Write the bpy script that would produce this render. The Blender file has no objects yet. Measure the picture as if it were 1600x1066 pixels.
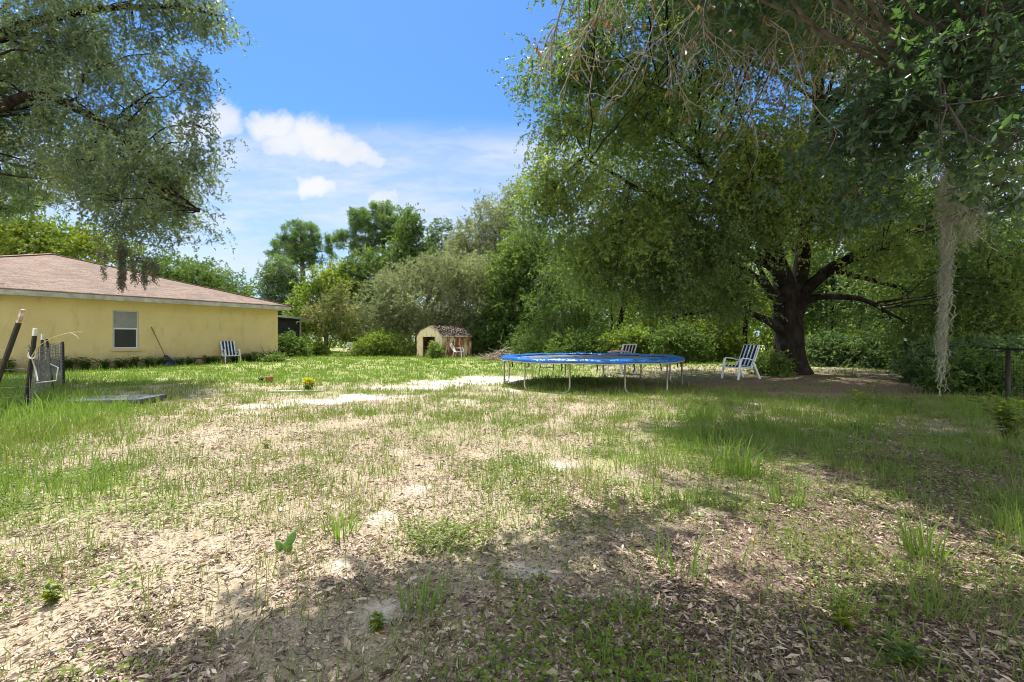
import bpy, math, random
import numpy as np
from mathutils import Vector, Matrix

SC = bpy.context.scene
COL = SC.collection
RNG = np.random.default_rng(7)
random.seed(7)
R = math.radians
F = 720.0          # focal length in photo pixels (1600 wide)
H0 = 1.2           # eye height
VH = 530.0         # horizon row

# ------------------------------------------------------------------ noise
def _h(ix, iy, iz, seed):
    n = (ix * 374761393 + iy * 668265263 + iz * 2147483647 + seed * 1274126177) & 0xFFFFFFFF
    n = ((n ^ (n >> 13)) * 1274126177) & 0xFFFFFFFF
    n = n ^ (n >> 16)
    return (n & 0xFFFF) / 65535.0

def vnoise(p, seed=0):
    p = np.asarray(p, float)
    i = np.floor(p).astype(np.int64)
    f = p - i
    f = f * f * (3 - 2 * f)
    r = 0
    for dx in (0, 1):
        for dy in (0, 1):
            for dz in (0, 1):
                w = (f[:, 0] if dx else 1 - f[:, 0]) * (f[:, 1] if dy else 1 - f[:, 1]) * (f[:, 2] if dz else 1 - f[:, 2])
                r = r + w * _h(i[:, 0] + dx, i[:, 1] + dy, i[:, 2] + dz, seed)
    return r

def n2(x, y, s, seed=0):
    x = np.asarray(x, float); y = np.asarray(y, float)
    return vnoise(np.stack([x.ravel() * s, y.ravel() * s, np.full(x.size, .37)], 1), seed).reshape(x.shape)

def sstep(a, b, x):
    t = np.clip((np.asarray(x, float) - a) / (b - a), 0, 1)
    return t * t * (3 - 2 * t)

def norm(v):
    return v / np.maximum(np.linalg.norm(v, axis=-1, keepdims=True), 1e-9)

# ------------------------------------------------------------------ terrain
def gz(x, y):
    x = np.asarray(x, float); y = np.asarray(y, float)
    z = .14 * sstep(11, 24, y)
    z = z + .05 * (n2(x, y, .45, 3) - .5) + .018 * (n2(x, y, 2.1, 4) - .5)
    return z

def gzf(x, y):
    return float(gz(np.array([x]), np.array([y]))[0])

def P(u, v, Y):
    return np.array([(u - 800) / F * Y, Y, H0 - (v - VH) / F * Y])

def G(u, v):
    Y = 8.0
    for _ in range(40):
        x = (u - 800) / F * Y
        Y = .5 * Y + .5 * (H0 - gzf(x, Y)) * F / (v - VH)
    return np.array([(u - 800) / F * Y, Y, gzf((u - 800) / F * Y, Y)])

# ------------------------------------------------------------------ objects
def tag(o, label=None, cat=None, group=None, kind=None):
    if label: o['label'] = label
    if cat: o['category'] = cat
    if group: o['group'] = group
    if kind: o['kind'] = kind
    return o

def empty(name, loc, rz=0, label=None, cat=None, group=None):
    o = bpy.data.objects.new(name, None)
    o.location = [float(c) for c in loc]
    o.rotation_euler = (0, 0, rz)
    o.empty_display_size = .2
    COL.objects.link(o)
    return tag(o, label, cat, group)

def link(name, me, mat, parent=None):
    o = bpy.data.objects.new(name, me)
    COL.objects.link(o)
    if mat is not None:
        for m in (mat if isinstance(mat, (list, tuple)) else [mat]):
            me.materials.append(m)
    if parent is not None:
        o.parent = parent
    return o

def np_mesh(name, verts, faces, smooth=False, attrs=None):
    """faces: one (N,k) int array"""
    me = bpy.data.meshes.new(name)
    verts = np.ascontiguousarray(verts, np.float32)
    faces = np.ascontiguousarray(faces, np.int32)
    nf, k = faces.shape
    me.vertices.add(len(verts)); me.vertices.foreach_set('co', verts.ravel())
    me.loops.add(nf * k); me.loops.foreach_set('vertex_index', faces.ravel())
    me.polygons.add(nf); me.polygons.foreach_set('loop_start', np.arange(0, nf * k, k, dtype=np.int32))
    if smooth:
        me.polygons.foreach_set('use_smooth', np.ones(nf, bool))
    for an, (dom, arr) in (attrs or {}).items():
        a = me.attributes.new(an, 'FLOAT', dom)
        a.data.foreach_set('value', np.ascontiguousarray(arr, np.float32))
    me.update(calc_edges=True)
    return me

class MB:
    """collects solids; build() links them as one mesh object"""
    def __init__(s):
        s.v = []; s.f = []; s.m = []
    def add(s, vs, fs, mi=0):
        o = len(s.v)
        s.v += [tuple(float(c) for c in p) for p in vs]
        for f in fs:
            s.f.append(tuple(i + o for i in f)); s.m.append(mi)
        return s
    def box(s, a, b, mi=0):
        x0, y0, z0 = a; x1, y1, z1 = b
        return s.add([(x0, y0, z0), (x1, y0, z0), (x1, y1, z0), (x0, y1, z0), (x0, y0, z1), (x1, y0, z1), (x1, y1, z1), (x0, y1, z1)],
                     [(0, 3, 2, 1), (4, 5, 6, 7), (0, 1, 5, 4), (1, 2, 6, 5), (2, 3, 7, 6), (3, 0, 4, 7)], mi)
    def bar(s, path, w, h, up=(0, 0, 1), mi=0):
        """rectangular section swept on a polyline"""
        pts = [Vector(p) for p in path]; up = Vector(up)
        rings = []
        for i, p in enumerate(pts):
            d = (pts[min(i + 1, len(pts) - 1)] - pts[max(i - 1, 0)]).normalized()
            sd = d.cross(up)
            sd = sd.normalized() if sd.length > 1e-4 else Vector((1, 0, 0))
            n = sd.cross(d).normalized()
            rings.append([p + sd * w / 2 + n * h / 2, p - sd * w / 2 + n * h / 2, p - sd * w / 2 - n * h / 2, p + sd * w / 2 - n * h / 2])
        vs = [q for r in rings for q in r]
        fs = [(3, 2, 1, 0)]
        for i in range(len(rings) - 1):
            for j in range(4):
                a = i * 4 + j; b = i * 4 + (j + 1) % 4
                fs.append((a, b, b + 4, a + 4))
        k = (len(rings) - 1) * 4
        fs.append((k, k + 1, k + 2, k + 3))
        return s.add(vs, fs, mi)
    def tube(s, path, rad, n=8, mi=0, caps=True):
        pts = [Vector(p) for p in path]
        if not isinstance(rad, (list, tuple, np.ndarray)): rad = [rad] * len(pts)
        ref = Vector((0, 0, 1)); vs = []
        d0 = (pts[-1] - pts[0]).normalized()
        if abs(d0.z) > .8: ref = Vector((1, .1, 0))
        for i, p in enumerate(pts):
            d = (pts[min(i + 1, len(pts) - 1)] - pts[max(i - 1, 0)]).normalized()
            a = d.cross(ref).normalized(); b = d.cross(a)
            for j in range(n):
                t = 2 * math.pi * j / n
                vs.append(p + (a * math.cos(t) + b * math.sin(t)) * rad[i])
        fs = []
        for i in range(len(pts) - 1):
            for j in range(n):
                q = i * n + j; r = i * n + (j + 1) % n
                fs.append((q, r, r + n, q + n))
        if caps:
            fs.append(tuple(range(n))); fs.append(tuple(range((len(pts) - 1) * n, len(pts) * n))[::-1])
        return s.add(vs, fs, mi)
    def build(s, name, mat, parent=None, smooth=False, bevel=0):
        me = bpy.data.meshes.new(name)
        me.from_pydata(s.v, [], s.f)
        me.polygons.foreach_set('material_index', s.m)
        if smooth: me.polygons.foreach_set('use_smooth', [True] * len(s.f))
        me.update()
        o = link(name, me, mat, parent)
        if bevel:
            b = o.modifiers.new('bevel', 'BEVEL'); b.width = bevel; b.segments = 2; b.limit_method = 'ANGLE'
        return o

# ------------------------------------------------------------------ materials
def new_mat(name):
    m = bpy.data.materials.new(name); m.use_nodes = True
    nt = m.node_tree; nt.nodes.clear()
    out = nt.nodes.new('ShaderNodeOutputMaterial')
    return m, nt, out

def nd(nt, typ, ins=None, **kw):
    n = nt.nodes.new(typ)
    for k, v in kw.items(): setattr(n, k, v)
    for k, v in (ins or {}).items():
        if isinstance(v, bpy.types.NodeSocket): nt.links.new(v, n.inputs[k])
        else: n.inputs[k].default_value = v
    return n

def ramp(nt, fac, stops):
    r = nt.nodes.new('ShaderNodeValToRGB')
    cr = r.color_ramp
    while len(cr.elements) < len(stops): cr.elements.new(.5)
    for e, (p, c) in zip(cr.elements, stops):
        e.position = p; e.color = (*c, 1)
    nt.links.new(fac, r.inputs[0])
    return r.outputs[0]

def math_(nt, op, a, b=None, c=None, clamp=False):
    n = nt.nodes.new('ShaderNodeMath'); n.operation = op; n.use_clamp = clamp
    for i, v in enumerate((a, b, c)):
        if v is None: continue
        if isinstance(v, bpy.types.NodeSocket): nt.links.new(v, n.inputs[i])
        else: n.inputs[i].default_value = v
    return n.outputs[0]

def mixc(nt, fac, a, b, mode='MIX'):
    n = nt.nodes.new('ShaderNodeMix'); n.data_type = 'RGBA'; n.blend_type = mode
    for k, v in ((0, fac), (6, a), (7, b)):
        if isinstance(v, bpy.types.NodeSocket): nt.links.new(v, n.inputs[k])
        elif k == 0: n.inputs[0].default_value = v
        else: n.inputs[k].default_value = (*v, 1)
    return n.outputs[2]

def noise(nt, scale, detail=4, rough=.6, vec=None, dist=0):
    n = nd(nt, 'ShaderNodeTexNoise', {'Scale': scale, 'Detail': detail, 'Roughness': rough, 'Distortion': dist})
    if vec is None: vec = nd(nt, 'ShaderNodeTexCoord').outputs['Object']
    nt.links.new(vec, n.inputs['Vector'])
    return n.outputs['Fac']

def finish(nt, out, color, rough=.7, spec=.3, metal=0, bump=None, bstr=.3, bdist=.01):
    p = nd(nt, 'ShaderNodeBsdfPrincipled')
    for k, v in (('Base Color', color), ('Roughness', rough), ('Specular IOR Level', spec), ('Metallic', metal)):
        if isinstance(v, bpy.types.NodeSocket): nt.links.new(v, p.inputs[k])
        elif k == 'Base Color': p.inputs[k].default_value = (*v, 1)
        else: p.inputs[k].default_value = v
    if bump is not None:
        b = nd(nt, 'ShaderNodeBump', {'Strength': bstr, 'Distance': bdist, 'Height': bump})
        nt.links.new(b.outputs[0], p.inputs['Normal'])
    nt.links.new(p.outputs[0], out.inputs[0])
    return p

def plain(name, a, b, scale=6, rough=.6, spec=.3, metal=0, bstr=.2, bdist=.005):
    m, nt, out = new_mat(name)
    f = noise(nt, scale, 5, .65)
    c = ramp(nt, f, [(.3, a), (.7, b)])
    finish(nt, out, c, rough, spec, metal, f, bstr, bdist)
    return m

def leaf_mat(name, stops, trans=.35, tcol=(1.25, 1.2, .5), rough=.45, spec=.35):
    m, nt, out = new_mat(name)
    t = nd(nt, 'ShaderNodeAttribute', attribute_name='tint').outputs['Fac']
    c = ramp(nt, t, stops)
    p = nd(nt, 'ShaderNodeBsdfPrincipled', {'Base Color': c, 'Roughness': rough, 'Specular IOR Level': spec})
    tc = mixc(nt, 1.0, c, tcol, 'MULTIPLY')
    tr = nd(nt, 'ShaderNodeBsdfTranslucent', {'Color': tc})
    mx = nd(nt, 'ShaderNodeMixShader', {0: trans, 1: p.outputs[0], 2: tr.outputs[0]})
    nt.links.new(mx.outputs[0], out.inputs[0])
    return m

def bark_mat(name, a, b, scale=9):
    m, nt, out = new_mat(name)
    tc = nd(nt, 'ShaderNodeTexCoord').outputs['Object']
    mp = nd(nt, 'ShaderNodeMapping', {'Vector': tc, 'Scale': (1, 1, .28)}).outputs[0]
    f = noise(nt, scale, 7, .7, mp, .6)
    g = noise(nt, 1.7, 3, .6, tc)
    c = ramp(nt, f, [(.32, a), (.68, b)])
    c = mixc(nt, math_(nt, 'MULTIPLY', sm(nt, g, .5, .75), .5), c, tuple(.35 * p_ + .65 * q_ for p_, q_ in zip((.17, .18, .14), b)))
    finish(nt, out, c, .9, .1, 0, f, .9, .04)
    return m

def sm(nt, x, a, b):
    n = nd(nt, 'ShaderNodeMapRange', {'Value': x, 'From Min': a, 'From Max': b}, interpolation_type='SMOOTHSTEP')
    return n.outputs[0]

# ------------------------------------------------------------------ foliage
def leaves_mesh(name, pos, dirs, L, W, tint, fold=.25, nrm=None):
    N = len(pos)
    d = norm(dirs)
    rv = RNG.normal(size=(N, 3)) if nrm is None else nrm
    s = norm(np.cross(d, rv))
    n = np.cross(s, d)
    L = np.broadcast_to(np.asarray(L, float), (N,))[:, None]; W = np.broadcast_to(np.asarray(W, float), (N,))[:, None]
    m = pos + d * L * .45
    v = np.empty((N, 4, 3))
    v[:, 0] = pos
    v[:, 1] = m + s * W * .5 + n * W * fold
    v[:, 2] = pos + d * L - n * L * .12
    v[:, 3] = m - s * W * .5 + n * W * fold
    b = np.arange(N)[:, None] * 4
    f = np.concatenate([b + np.array([[0, 1, 2]]), b + np.array([[0, 2, 3]])], 1).reshape(-1, 3)
    return np_mesh(name, v.reshape(-1, 3), f, False, {'tint': ('FACE', np.repeat(np.clip(tint, 0, 1), 2))})

def blob(u, v, Y, ru, rv, rd):
    return (P(u, v, Y), np.array([ru / F * Y, rd, rv / F * Y]))

def clumps(blobs, n, gap=.3, freq=.9, seed=1, inner=.4):
    w = np.array([np.prod(b[1]) ** (2 / 3) for b in blobs]); w = w / w.sum()
    idx = RNG.choice(len(blobs), size=int(n * 2.2), p=w)
    C = np.array([b[0] for b in blobs])[idx]; Rr = np.array([b[1] for b in blobs])[idx]
    d = norm(RNG.normal(size=(len(idx), 3)))
    r = inner + (1 - inner) * RNG.random(len(idx)) ** .6
    p = C + d * r[:, None] * Rr
    nz = .65 * vnoise(p * freq, seed) + .35 * vnoise(p * freq * 2.7, seed + 5)
    keep = (nz > gap) & (p[:, 2] > .15)
    p = p[keep][:n]; o = norm(d[keep][:n] / np.maximum(Rr[keep][:n], .2))
    return p, o

def sprays(p, o, sig, ntw, nlf, tl, L, W, droop=.25, cone=.9):
    """clump -> twigs -> leaves; returns pos, dir, L, W, tint, twig start, twig end"""
    n = len(p)
    ct = np.clip(RNG.random(n) * .75 + 1.1 * (vnoise(p * .5, 77) - .5) + .13, 0, 1)
    tp = np.repeat(p, ntw, 0) + RNG.normal(size=(n * ntw, 3)) * sig
    td = norm(np.repeat(o, ntw, 0) * .6 + RNG.normal(size=(n * ntw, 3)) * .65 + np.array([0, 0, -droop]))
    tlen = tl * RNG.uniform(.6, 1.3, n * ntw)
    t = RNG.uniform(.05, 1, (n * ntw, nlf))
    lp = tp[:, None, :] + td[:, None, :] * (tlen[:, None] * t)[..., None]
    lp = lp + np.array([0, 0, -1.]) * (droop * .5 * tlen[:, None] * t * t)[..., None]
    ld = td[:, None, :] * .5 + RNG.normal(size=lp.shape) * .6 * cone
    lp = lp.reshape(-1, 3); ld = norm(ld.reshape(-1, 3))
    m = len(lp)
    tint = np.repeat(ct, ntw * nlf) * .5 + np.repeat(RNG.random(n * ntw), nlf) * .22 + RNG.random(m) * .3
    return lp, ld, L * RNG.uniform(.65, 1.25, m), W * RNG.uniform(.7, 1.2, m), tint, tp, tp + td * tlen[:, None] * .8

def multi_tube(paths, sides=6):
    """paths: list of (pts (k,3), radii (k)); all in one mesh"""
    V = []; Fc = []; off = 0
    for pts, rad in paths:
        pts = np.asarray(pts, float); rad = np.asarray(rad, float)
        k = len(pts)
        d = norm(np.gradient(pts, axis=0))
        ref = np.array([0, 0, 1.]) if abs(norm(pts[-1] - pts[0])[2]) < .8 else np.array([1., .13, 0])
        a = norm(np.cross(d, ref)); b = np.cross(d, a)
        s = 3 if rad.max() < .012 else sides
        th = np.arange(s) * 2 * np.pi / s
        ring = pts[:, None] + rad[:, None, None] * (a[:, None] * np.cos(th)[None, :, None] + b[:, None] * np.sin(th)[None, :, None])
        V.append(ring.reshape(-1, 3))
        i = np.arange(k - 1)[:, None] * s + np.arange(s)[None]
        j = np.arange(k - 1)[:, None] * s + (np.arange(s)[None] + 1) % s
        Fc.append((np.stack([i, j, j + s, i + s], -1) + off).reshape(-1, 4))
        off += k * s
    return np.concatenate(V), np.concatenate(Fc)

def smooth_path(ctrl, k=12):
    """Catmull-Rom through control points (n, d)"""
    c = np.asarray(ctrl, float)
    c = np.vstack([2 * c[0] - c[1], c, 2 * c[-1] - c[-2]])
    out = []
    for i in range(1, len(c) - 2):
        for t in np.linspace(0, 1, k, endpoint=False):
            p0, p1, p2, p3 = c[i - 1], c[i], c[i + 1], c[i + 2]
            out.append(.5 * (2 * p1 + (p2 - p0) * t + (2 * p0 - 5 * p1 + 4 * p2 - p3) * t * t + (3 * p1 - p0 - 3 * p2 + p3) * t ** 3))
    out.append(c[-2])
    return np.array(out)

def wob(pts, amp, seed):
    q = pts * 1.7 + seed * 3.1
    return pts + amp * np.stack([vnoise(q, 11) - .5, vnoise(q, 12) - .5, vnoise(q, 13) - .5], 1)

def branches_to(targets, spine, srad, frac=.3, rmin=.01, lift=.35, seed=0):
    """one curved branch from a spine (polyline) to every target"""
    out = []
    for i, t in enumerate(targets):
        hd = np.linalg.norm(spine[:, :2] - t[:2], axis=1)
        want = t[2] - lift * hd
        k = int(np.argmin(np.abs(spine[:, 2] - want) + .25 * hd))
        s = spine[k]; r0 = srad[k] * frac
        L = np.linalg.norm(t - s)
        mid = s * .45 + t * .55 + np.array([0, 0, .12 * L])
        m2 = s * .75 + t * .25 + np.array([0, 0, .03 * L])
        pts = wob(smooth_path([s, m2, mid, t], 5), .1 * min(L, 3), i + seed)
        pts[0] = s
        out.append((pts, np.linspace(max(r0, rmin * 1.5), rmin, len(pts))))
    return out

def make_tree(name, label, cat, trunks, blobs, leafm, barkm, n, gap=.3, freq=.9, sig=.25, ntw=6, nlf=8, tl=.4, L=.12, W=.05,
              droop=.25, nlimb=40, inner=.4, group=None, seed=1, twigs=0, extra=None, cone=.9):
    """trunks: list of (control points (k,4): x y z r). Empty root at the foot of the first trunk > trunk, crown"""
    base = np.array(trunks[0][0][:3])
    root = empty(name, base, 0, label, cat, group)
    paths = []; spine = []; srad = []
    for i, tr in enumerate(trunks):
        q = smooth_path(tr, 8)
        pts = wob(q[:, :3], .12, seed + i); pts[0] = q[0, :3]
        paths.append((pts, q[:, 3])); spine.append(pts[2:]); srad.append(q[2:, 3])
    spine = np.concatenate(spine); srad = np.concatenate(srad)
    hi = spine[:, 2] > base[2] + min(2.3, .35 * (spine[:, 2].max() - base[2]))
    spine = spine[hi]; srad = srad[hi]
    p, o = clumps(blobs, n, gap, freq, seed, inner)
    if extra is not None:
        p = np.concatenate([p, extra[0]]); o = np.concatenate([o, extra[1]])
    sel = RNG.permutation(len(p))[:nlimb]
    limbs = branches_to(p[sel], spine, srad, .35, .012, .35, seed)
    lim_pts = np.concatenate([l[0][3:] for l in limbs]) if limbs else spine
    lim_r = np.concatenate([l[1][3:] for l in limbs]) if limbs else srad
    rest = RNG.permutation(len(p))[:nlimb * 4]
    fine = []
    for i in rest:
        k = int(np.argmin(np.linalg.norm(lim_pts - p[i], axis=1)))
        s = lim_pts[k]; m = (s + p[i]) / 2 + RNG.normal(size=3) * .08
        fine.append((np.array([s, m, p[i]]), np.array([min(lim_r[k], .03), .012, .006])))
    lp, ld, LL, WW, tint, t0, t1 = sprays(p, o, sig, ntw, nlf, tl, L, W, droop, cone)
    if twigs:
        for i in RNG.permutation(len(t0))[:twigs]:
            fine.append((np.array([t0[i], t1[i]]), np.array([.006, .003])))
    v, f = multi_tube(paths + limbs + fine, 9)
    link('trunk', np_mesh('trunk', v - base, f, True), barkm, root)
    link('crown', leaves_mesh('crown', lp - base, ld, LL, WW, tint), leafm, root)
    return root
# ================================================================== camera, sun, sky
cam = bpy.data.cameras.new('camera'); camo = bpy.data.objects.new('camera', cam); COL.objects.link(camo)
camo.location = (0, 0, H0); camo.rotation_euler = (R(90), 0, 0)
cam.sensor_width = 36; cam.lens = 36 * F / 1600; cam.shift_y = -3 / 1600
cam.clip_start = .05; cam.clip_end = 3000
SC.camera = camo
SUN_EL, SUN_AZ = R(69), R(-28)        # azimuth from +Y towards +X
TOSUN = np.array([math.sin(SUN_AZ) * math.cos(SUN_EL), math.cos(SUN_AZ) * math.cos(SUN_EL), math.sin(SUN_EL)])
sl = bpy.data.lights.new('sun', 'SUN'); sl.energy = 4.5; sl.angle = R(.55); sl.color = (1, .965, .91)
so = bpy.data.objects.new('sun', sl); COL.objects.link(so)
so.rotation_euler = Vector((-TOSUN).tolist()).to_track_quat('-Z', 'Y').to_euler()
SC.view_settings.view_transform = 'Standard'; SC.view_settings.look = 'None'
SC.view_settings.exposure = 1.02; SC.view_settings.gamma = 1; SC.view_settings.use_curve_mapping = False
SC.cycles.max_bounces = 7; SC.cycles.diffuse_bounces = 4; SC.cycles.glossy_bounces = 2; SC.cycles.transmission_bounces = 5
SC.cycles.use_denoising = True; SC.cycles.filter_width = 1.0
try: SC.cycles.denoiser = 'OPENIMAGEDENOISE'
except Exception: pass
SC.cycles.sample_clamp_indirect = 6

def build_world():
    w = bpy.data.worlds.new('World'); SC.world = w; w.use_nodes = True
    nt = w.node_tree; nt.nodes.clear()
    out = nt.nodes.new('ShaderNodeOutputWorld')
    sky = nt.nodes.new('ShaderNodeTexSky'); sky.sky_type = 'NISHITA'; sky.sun_disc = False
    sky.sun_elevation = SUN_EL; sky.sun_rotation = SUN_AZ
    sky.altitude = 20; sky.air_density = 1.0; sky.dust_density = .6; sky.ozone_density = 2.2
    tc = nt.nodes.new('ShaderNodeTexCoord').outputs['Generated']
    sp = nd(nt, 'ShaderNodeSeparateXYZ', {0: tc})
    y = math_(nt, 'MAXIMUM', sp.outputs[1], .06)
    a0 = math_(nt, 'DIVIDE', sp.outputs[0], y); b0 = math_(nt, 'DIVIDE', sp.outputs[2], y)
    v = nd(nt, 'ShaderNodeCombineXYZ', {0: a0, 1: b0}).outputs[0]
    nz = nd(nt, 'ShaderNodeTexNoise', {'Vector': v, 'Scale': 16, 'Detail': 6, 'Roughness': .62})
    nz2 = nd(nt, 'ShaderNodeTexNoise', {'Vector': v, 'Scale': 5, 'Detail': 5, 'Roughness': .6}).outputs['Fac']
    ns = nd(nt, 'ShaderNodeSeparateXYZ', {0: nz.outputs['Color']})
    a = math_(nt, 'MULTIPLY_ADD', math_(nt, 'SUBTRACT', ns.outputs[0], .5), .085, a0)
    b = math_(nt, 'MULTIPLY_ADD', math_(nt, 'SUBTRACT', ns.outputs[1], .5), .07, b0)
    m = None
    for (u, vv, ru, rv, st) in [(425, 200, 46, 27, .95), (455, 222, 50, 26, .9), (488, 215, 52, 34, 1), (520, 232, 50, 28, 1), (552, 242, 48, 22, .95), (580, 250, 32, 14, .8),
                                (348, 190, 38, 34, .85), (300, 200, 40, 34, .8), (490, 295, 38, 22, .95), (600, 314, 34, 20, .85), (692, 286, 20, 16, .45),
                                (598, 275, 28, 16, .4), (460, 346, 62, 22, .45), (600, 215, 40, 18, .35), (700, 215, 130, 12, .22),
                                (1450, 90, 120, 70, .8), (1560, 260, 80, 60, .8), (1330, 60, 70, 60, .7), (180, 250, 90, 40, .6), (60, 120, 80, 40, .5)]:
        da = math_(nt, 'MULTIPLY', math_(nt, 'SUBTRACT', a, (u - 800) / F), F / ru)
        db = math_(nt, 'MULTIPLY', math_(nt, 'SUBTRACT', b, (VH - vv) / F), F / rv)
        d = math_(nt, 'ADD', math_(nt, 'MULTIPLY', da, da), math_(nt, 'MULTIPLY', db, db))
        e = math_(nt, 'MULTIPLY', sm(nt, d, 1.45, .05), st)
        m = e if m is None else math_(nt, 'MAXIMUM', m, e)
    st = nd(nt, 'ShaderNodeMapping', {'Vector': v, 'Scale': (1.4, 6, 1), 'Rotation': (0, 0, .22)}).outputs[0]
    wisp = nd(nt, 'ShaderNodeTexNoise', {'Vector': st, 'Scale': 2.3, 'Detail': 6, 'Roughness': .62}).outputs['Fac']
    band = math_(nt, 'MULTIPLY', sm(nt, b0, .49, .40), sm(nt, b0, -.1, .1))
    veil = math_(nt, 'MULTIPLY', band, math_(nt, 'MULTIPLY_ADD', sm(nt, wisp, .36, .66), .38, .33))
    m = math_(nt, 'MAXIMUM', m, veil)
    m = math_(nt, 'MULTIPLY', m, sm(nt, sp.outputs[1], .08, .2))
    skyc = mixc(nt, 1.0, sky.outputs[0], SKY_TINT, 'MULTIPLY')
    shade = ramp(nt, nz2, [(.25, tuple(CLOUD * k for k in (.84, .88, .95))), (.65, (CLOUD, CLOUD, CLOUD))])
    # unseen bright clouds added behind and above the viewer as fill light
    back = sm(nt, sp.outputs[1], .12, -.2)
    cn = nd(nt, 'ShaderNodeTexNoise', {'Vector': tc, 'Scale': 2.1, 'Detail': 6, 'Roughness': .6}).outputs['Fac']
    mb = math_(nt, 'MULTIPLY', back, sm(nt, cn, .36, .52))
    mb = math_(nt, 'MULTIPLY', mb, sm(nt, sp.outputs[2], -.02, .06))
    c = mixc(nt, m, skyc, shade)
    c = mixc(nt, mb, c, (CLOUD_FILL, CLOUD_FILL, CLOUD_FILL * .99))
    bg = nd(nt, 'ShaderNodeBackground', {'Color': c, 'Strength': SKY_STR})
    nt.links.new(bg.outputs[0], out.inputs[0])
SKY_STR, CLOUD, CLOUD_FILL, SKY_TINT = .13, 3.75, 7.4, (.335, .555, .82)
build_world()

# ================================================================== leaf and bark materials
LEAF_OAK = leaf_mat('oak_leaf', [(0, (.04, .075, .035)), (.35, (.1, .155, .06)), (.7, (.2, .26, .075)), (1, (.38, .42, .1))], .5, tcol=(1.6, 1.75, .65), spec=.5, rough=.38)
LEAF_LIVE = leaf_mat('live_oak_leaf', [(0, (.065, .105, .065)), (.45, (.145, .195, .115)), (.8, (.25, .3, .13)), (1, (.4, .43, .15))], .45, tcol=(1.4, 1.5, .85), spec=.55, rough=.36)
LEAF_BIG = leaf_mat('broad_oak_leaf', [(0, (.045, .09, .06)), (.6, (.085, .145, .08)), (.9, (.15, .2, .06)), (1, (.33, .3, .07))], .4, tcol=(1.4, 1.7, .5), rough=.3, spec=.7)
LEAF_LIME = leaf_mat('lime_leaf', [(0, (.09, .15, .02)), (.5, (.16, .23, .03)), (1, (.3, .32, .04))], .45)
LEAF_MID = leaf_mat('green_leaf', [(0, (.04, .075, .02)), (.5, (.115, .18, .055)), (1, (.22, .28, .08))], .45, tcol=(1.5, 1.6, .65), spec=.2)
LEAF_DARK = leaf_mat('dark_leaf', [(0, (.055, .1, .055)), (.5, (.115, .175, .085)), (1, (.21, .27, .11))], .45, tcol=(1.5, 1.6, .7), spec=.2)
LEAF_GREY = leaf_mat('grey_leaf', [(0, (.13, .16, .085)), (.5, (.24, .275, .15)), (1, (.4, .43, .26))], .42, tcol=(1.35, 1.35, .8), spec=.2)
LEAF_PINE = leaf_mat('pine_needle', [(0, (.06, .12, .06)), (.5, (.13, .215, .085)), (1, (.25, .33, .12))], .45, tcol=(1.4, 1.5, .7))
LEAF_MYRTLE = leaf_mat('crape_myrtle_leaf', [(0, (.09, .15, .04)), (.55, (.18, .22, .06)), (.8, (.33, .27, .12)), (.9, (.5, .26, .2)), (1, (.6, .25, .27))], .35)
LEAF_UNDER = leaf_mat('understory_leaf', [(0, (.08, .13, .03)), (.5, (.17, .23, .05)), (1, (.31, .34, .09))], .5, tcol=(1.5, 1.6, .65), spec=.2)
LEAF_DEAD = leaf_mat('dead_leaf', [(0, (.13, .07, .04)), (.5, (.25, .15, .09)), (1, (.4, .28, .18))], .25)
BARK_OAK = bark_mat('oak_bark', (.007, .006, .005), (.045, .035, .027))
BARK_GREY = bark_mat('grey_bark', (.07, .06, .05), (.2, .18, .15))
BARK_TWIG = bark_mat('dead_twig', (.36, .31, .25), (.62, .56, .47), 30)
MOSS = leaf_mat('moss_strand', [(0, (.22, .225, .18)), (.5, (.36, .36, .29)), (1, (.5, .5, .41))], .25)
MOSS_DARK = leaf_mat('dark_moss_strand', [(0, (.06, .06, .04)), (.5, (.11, .11, .075)), (1, (.19, .19, .13))], .2)

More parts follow.
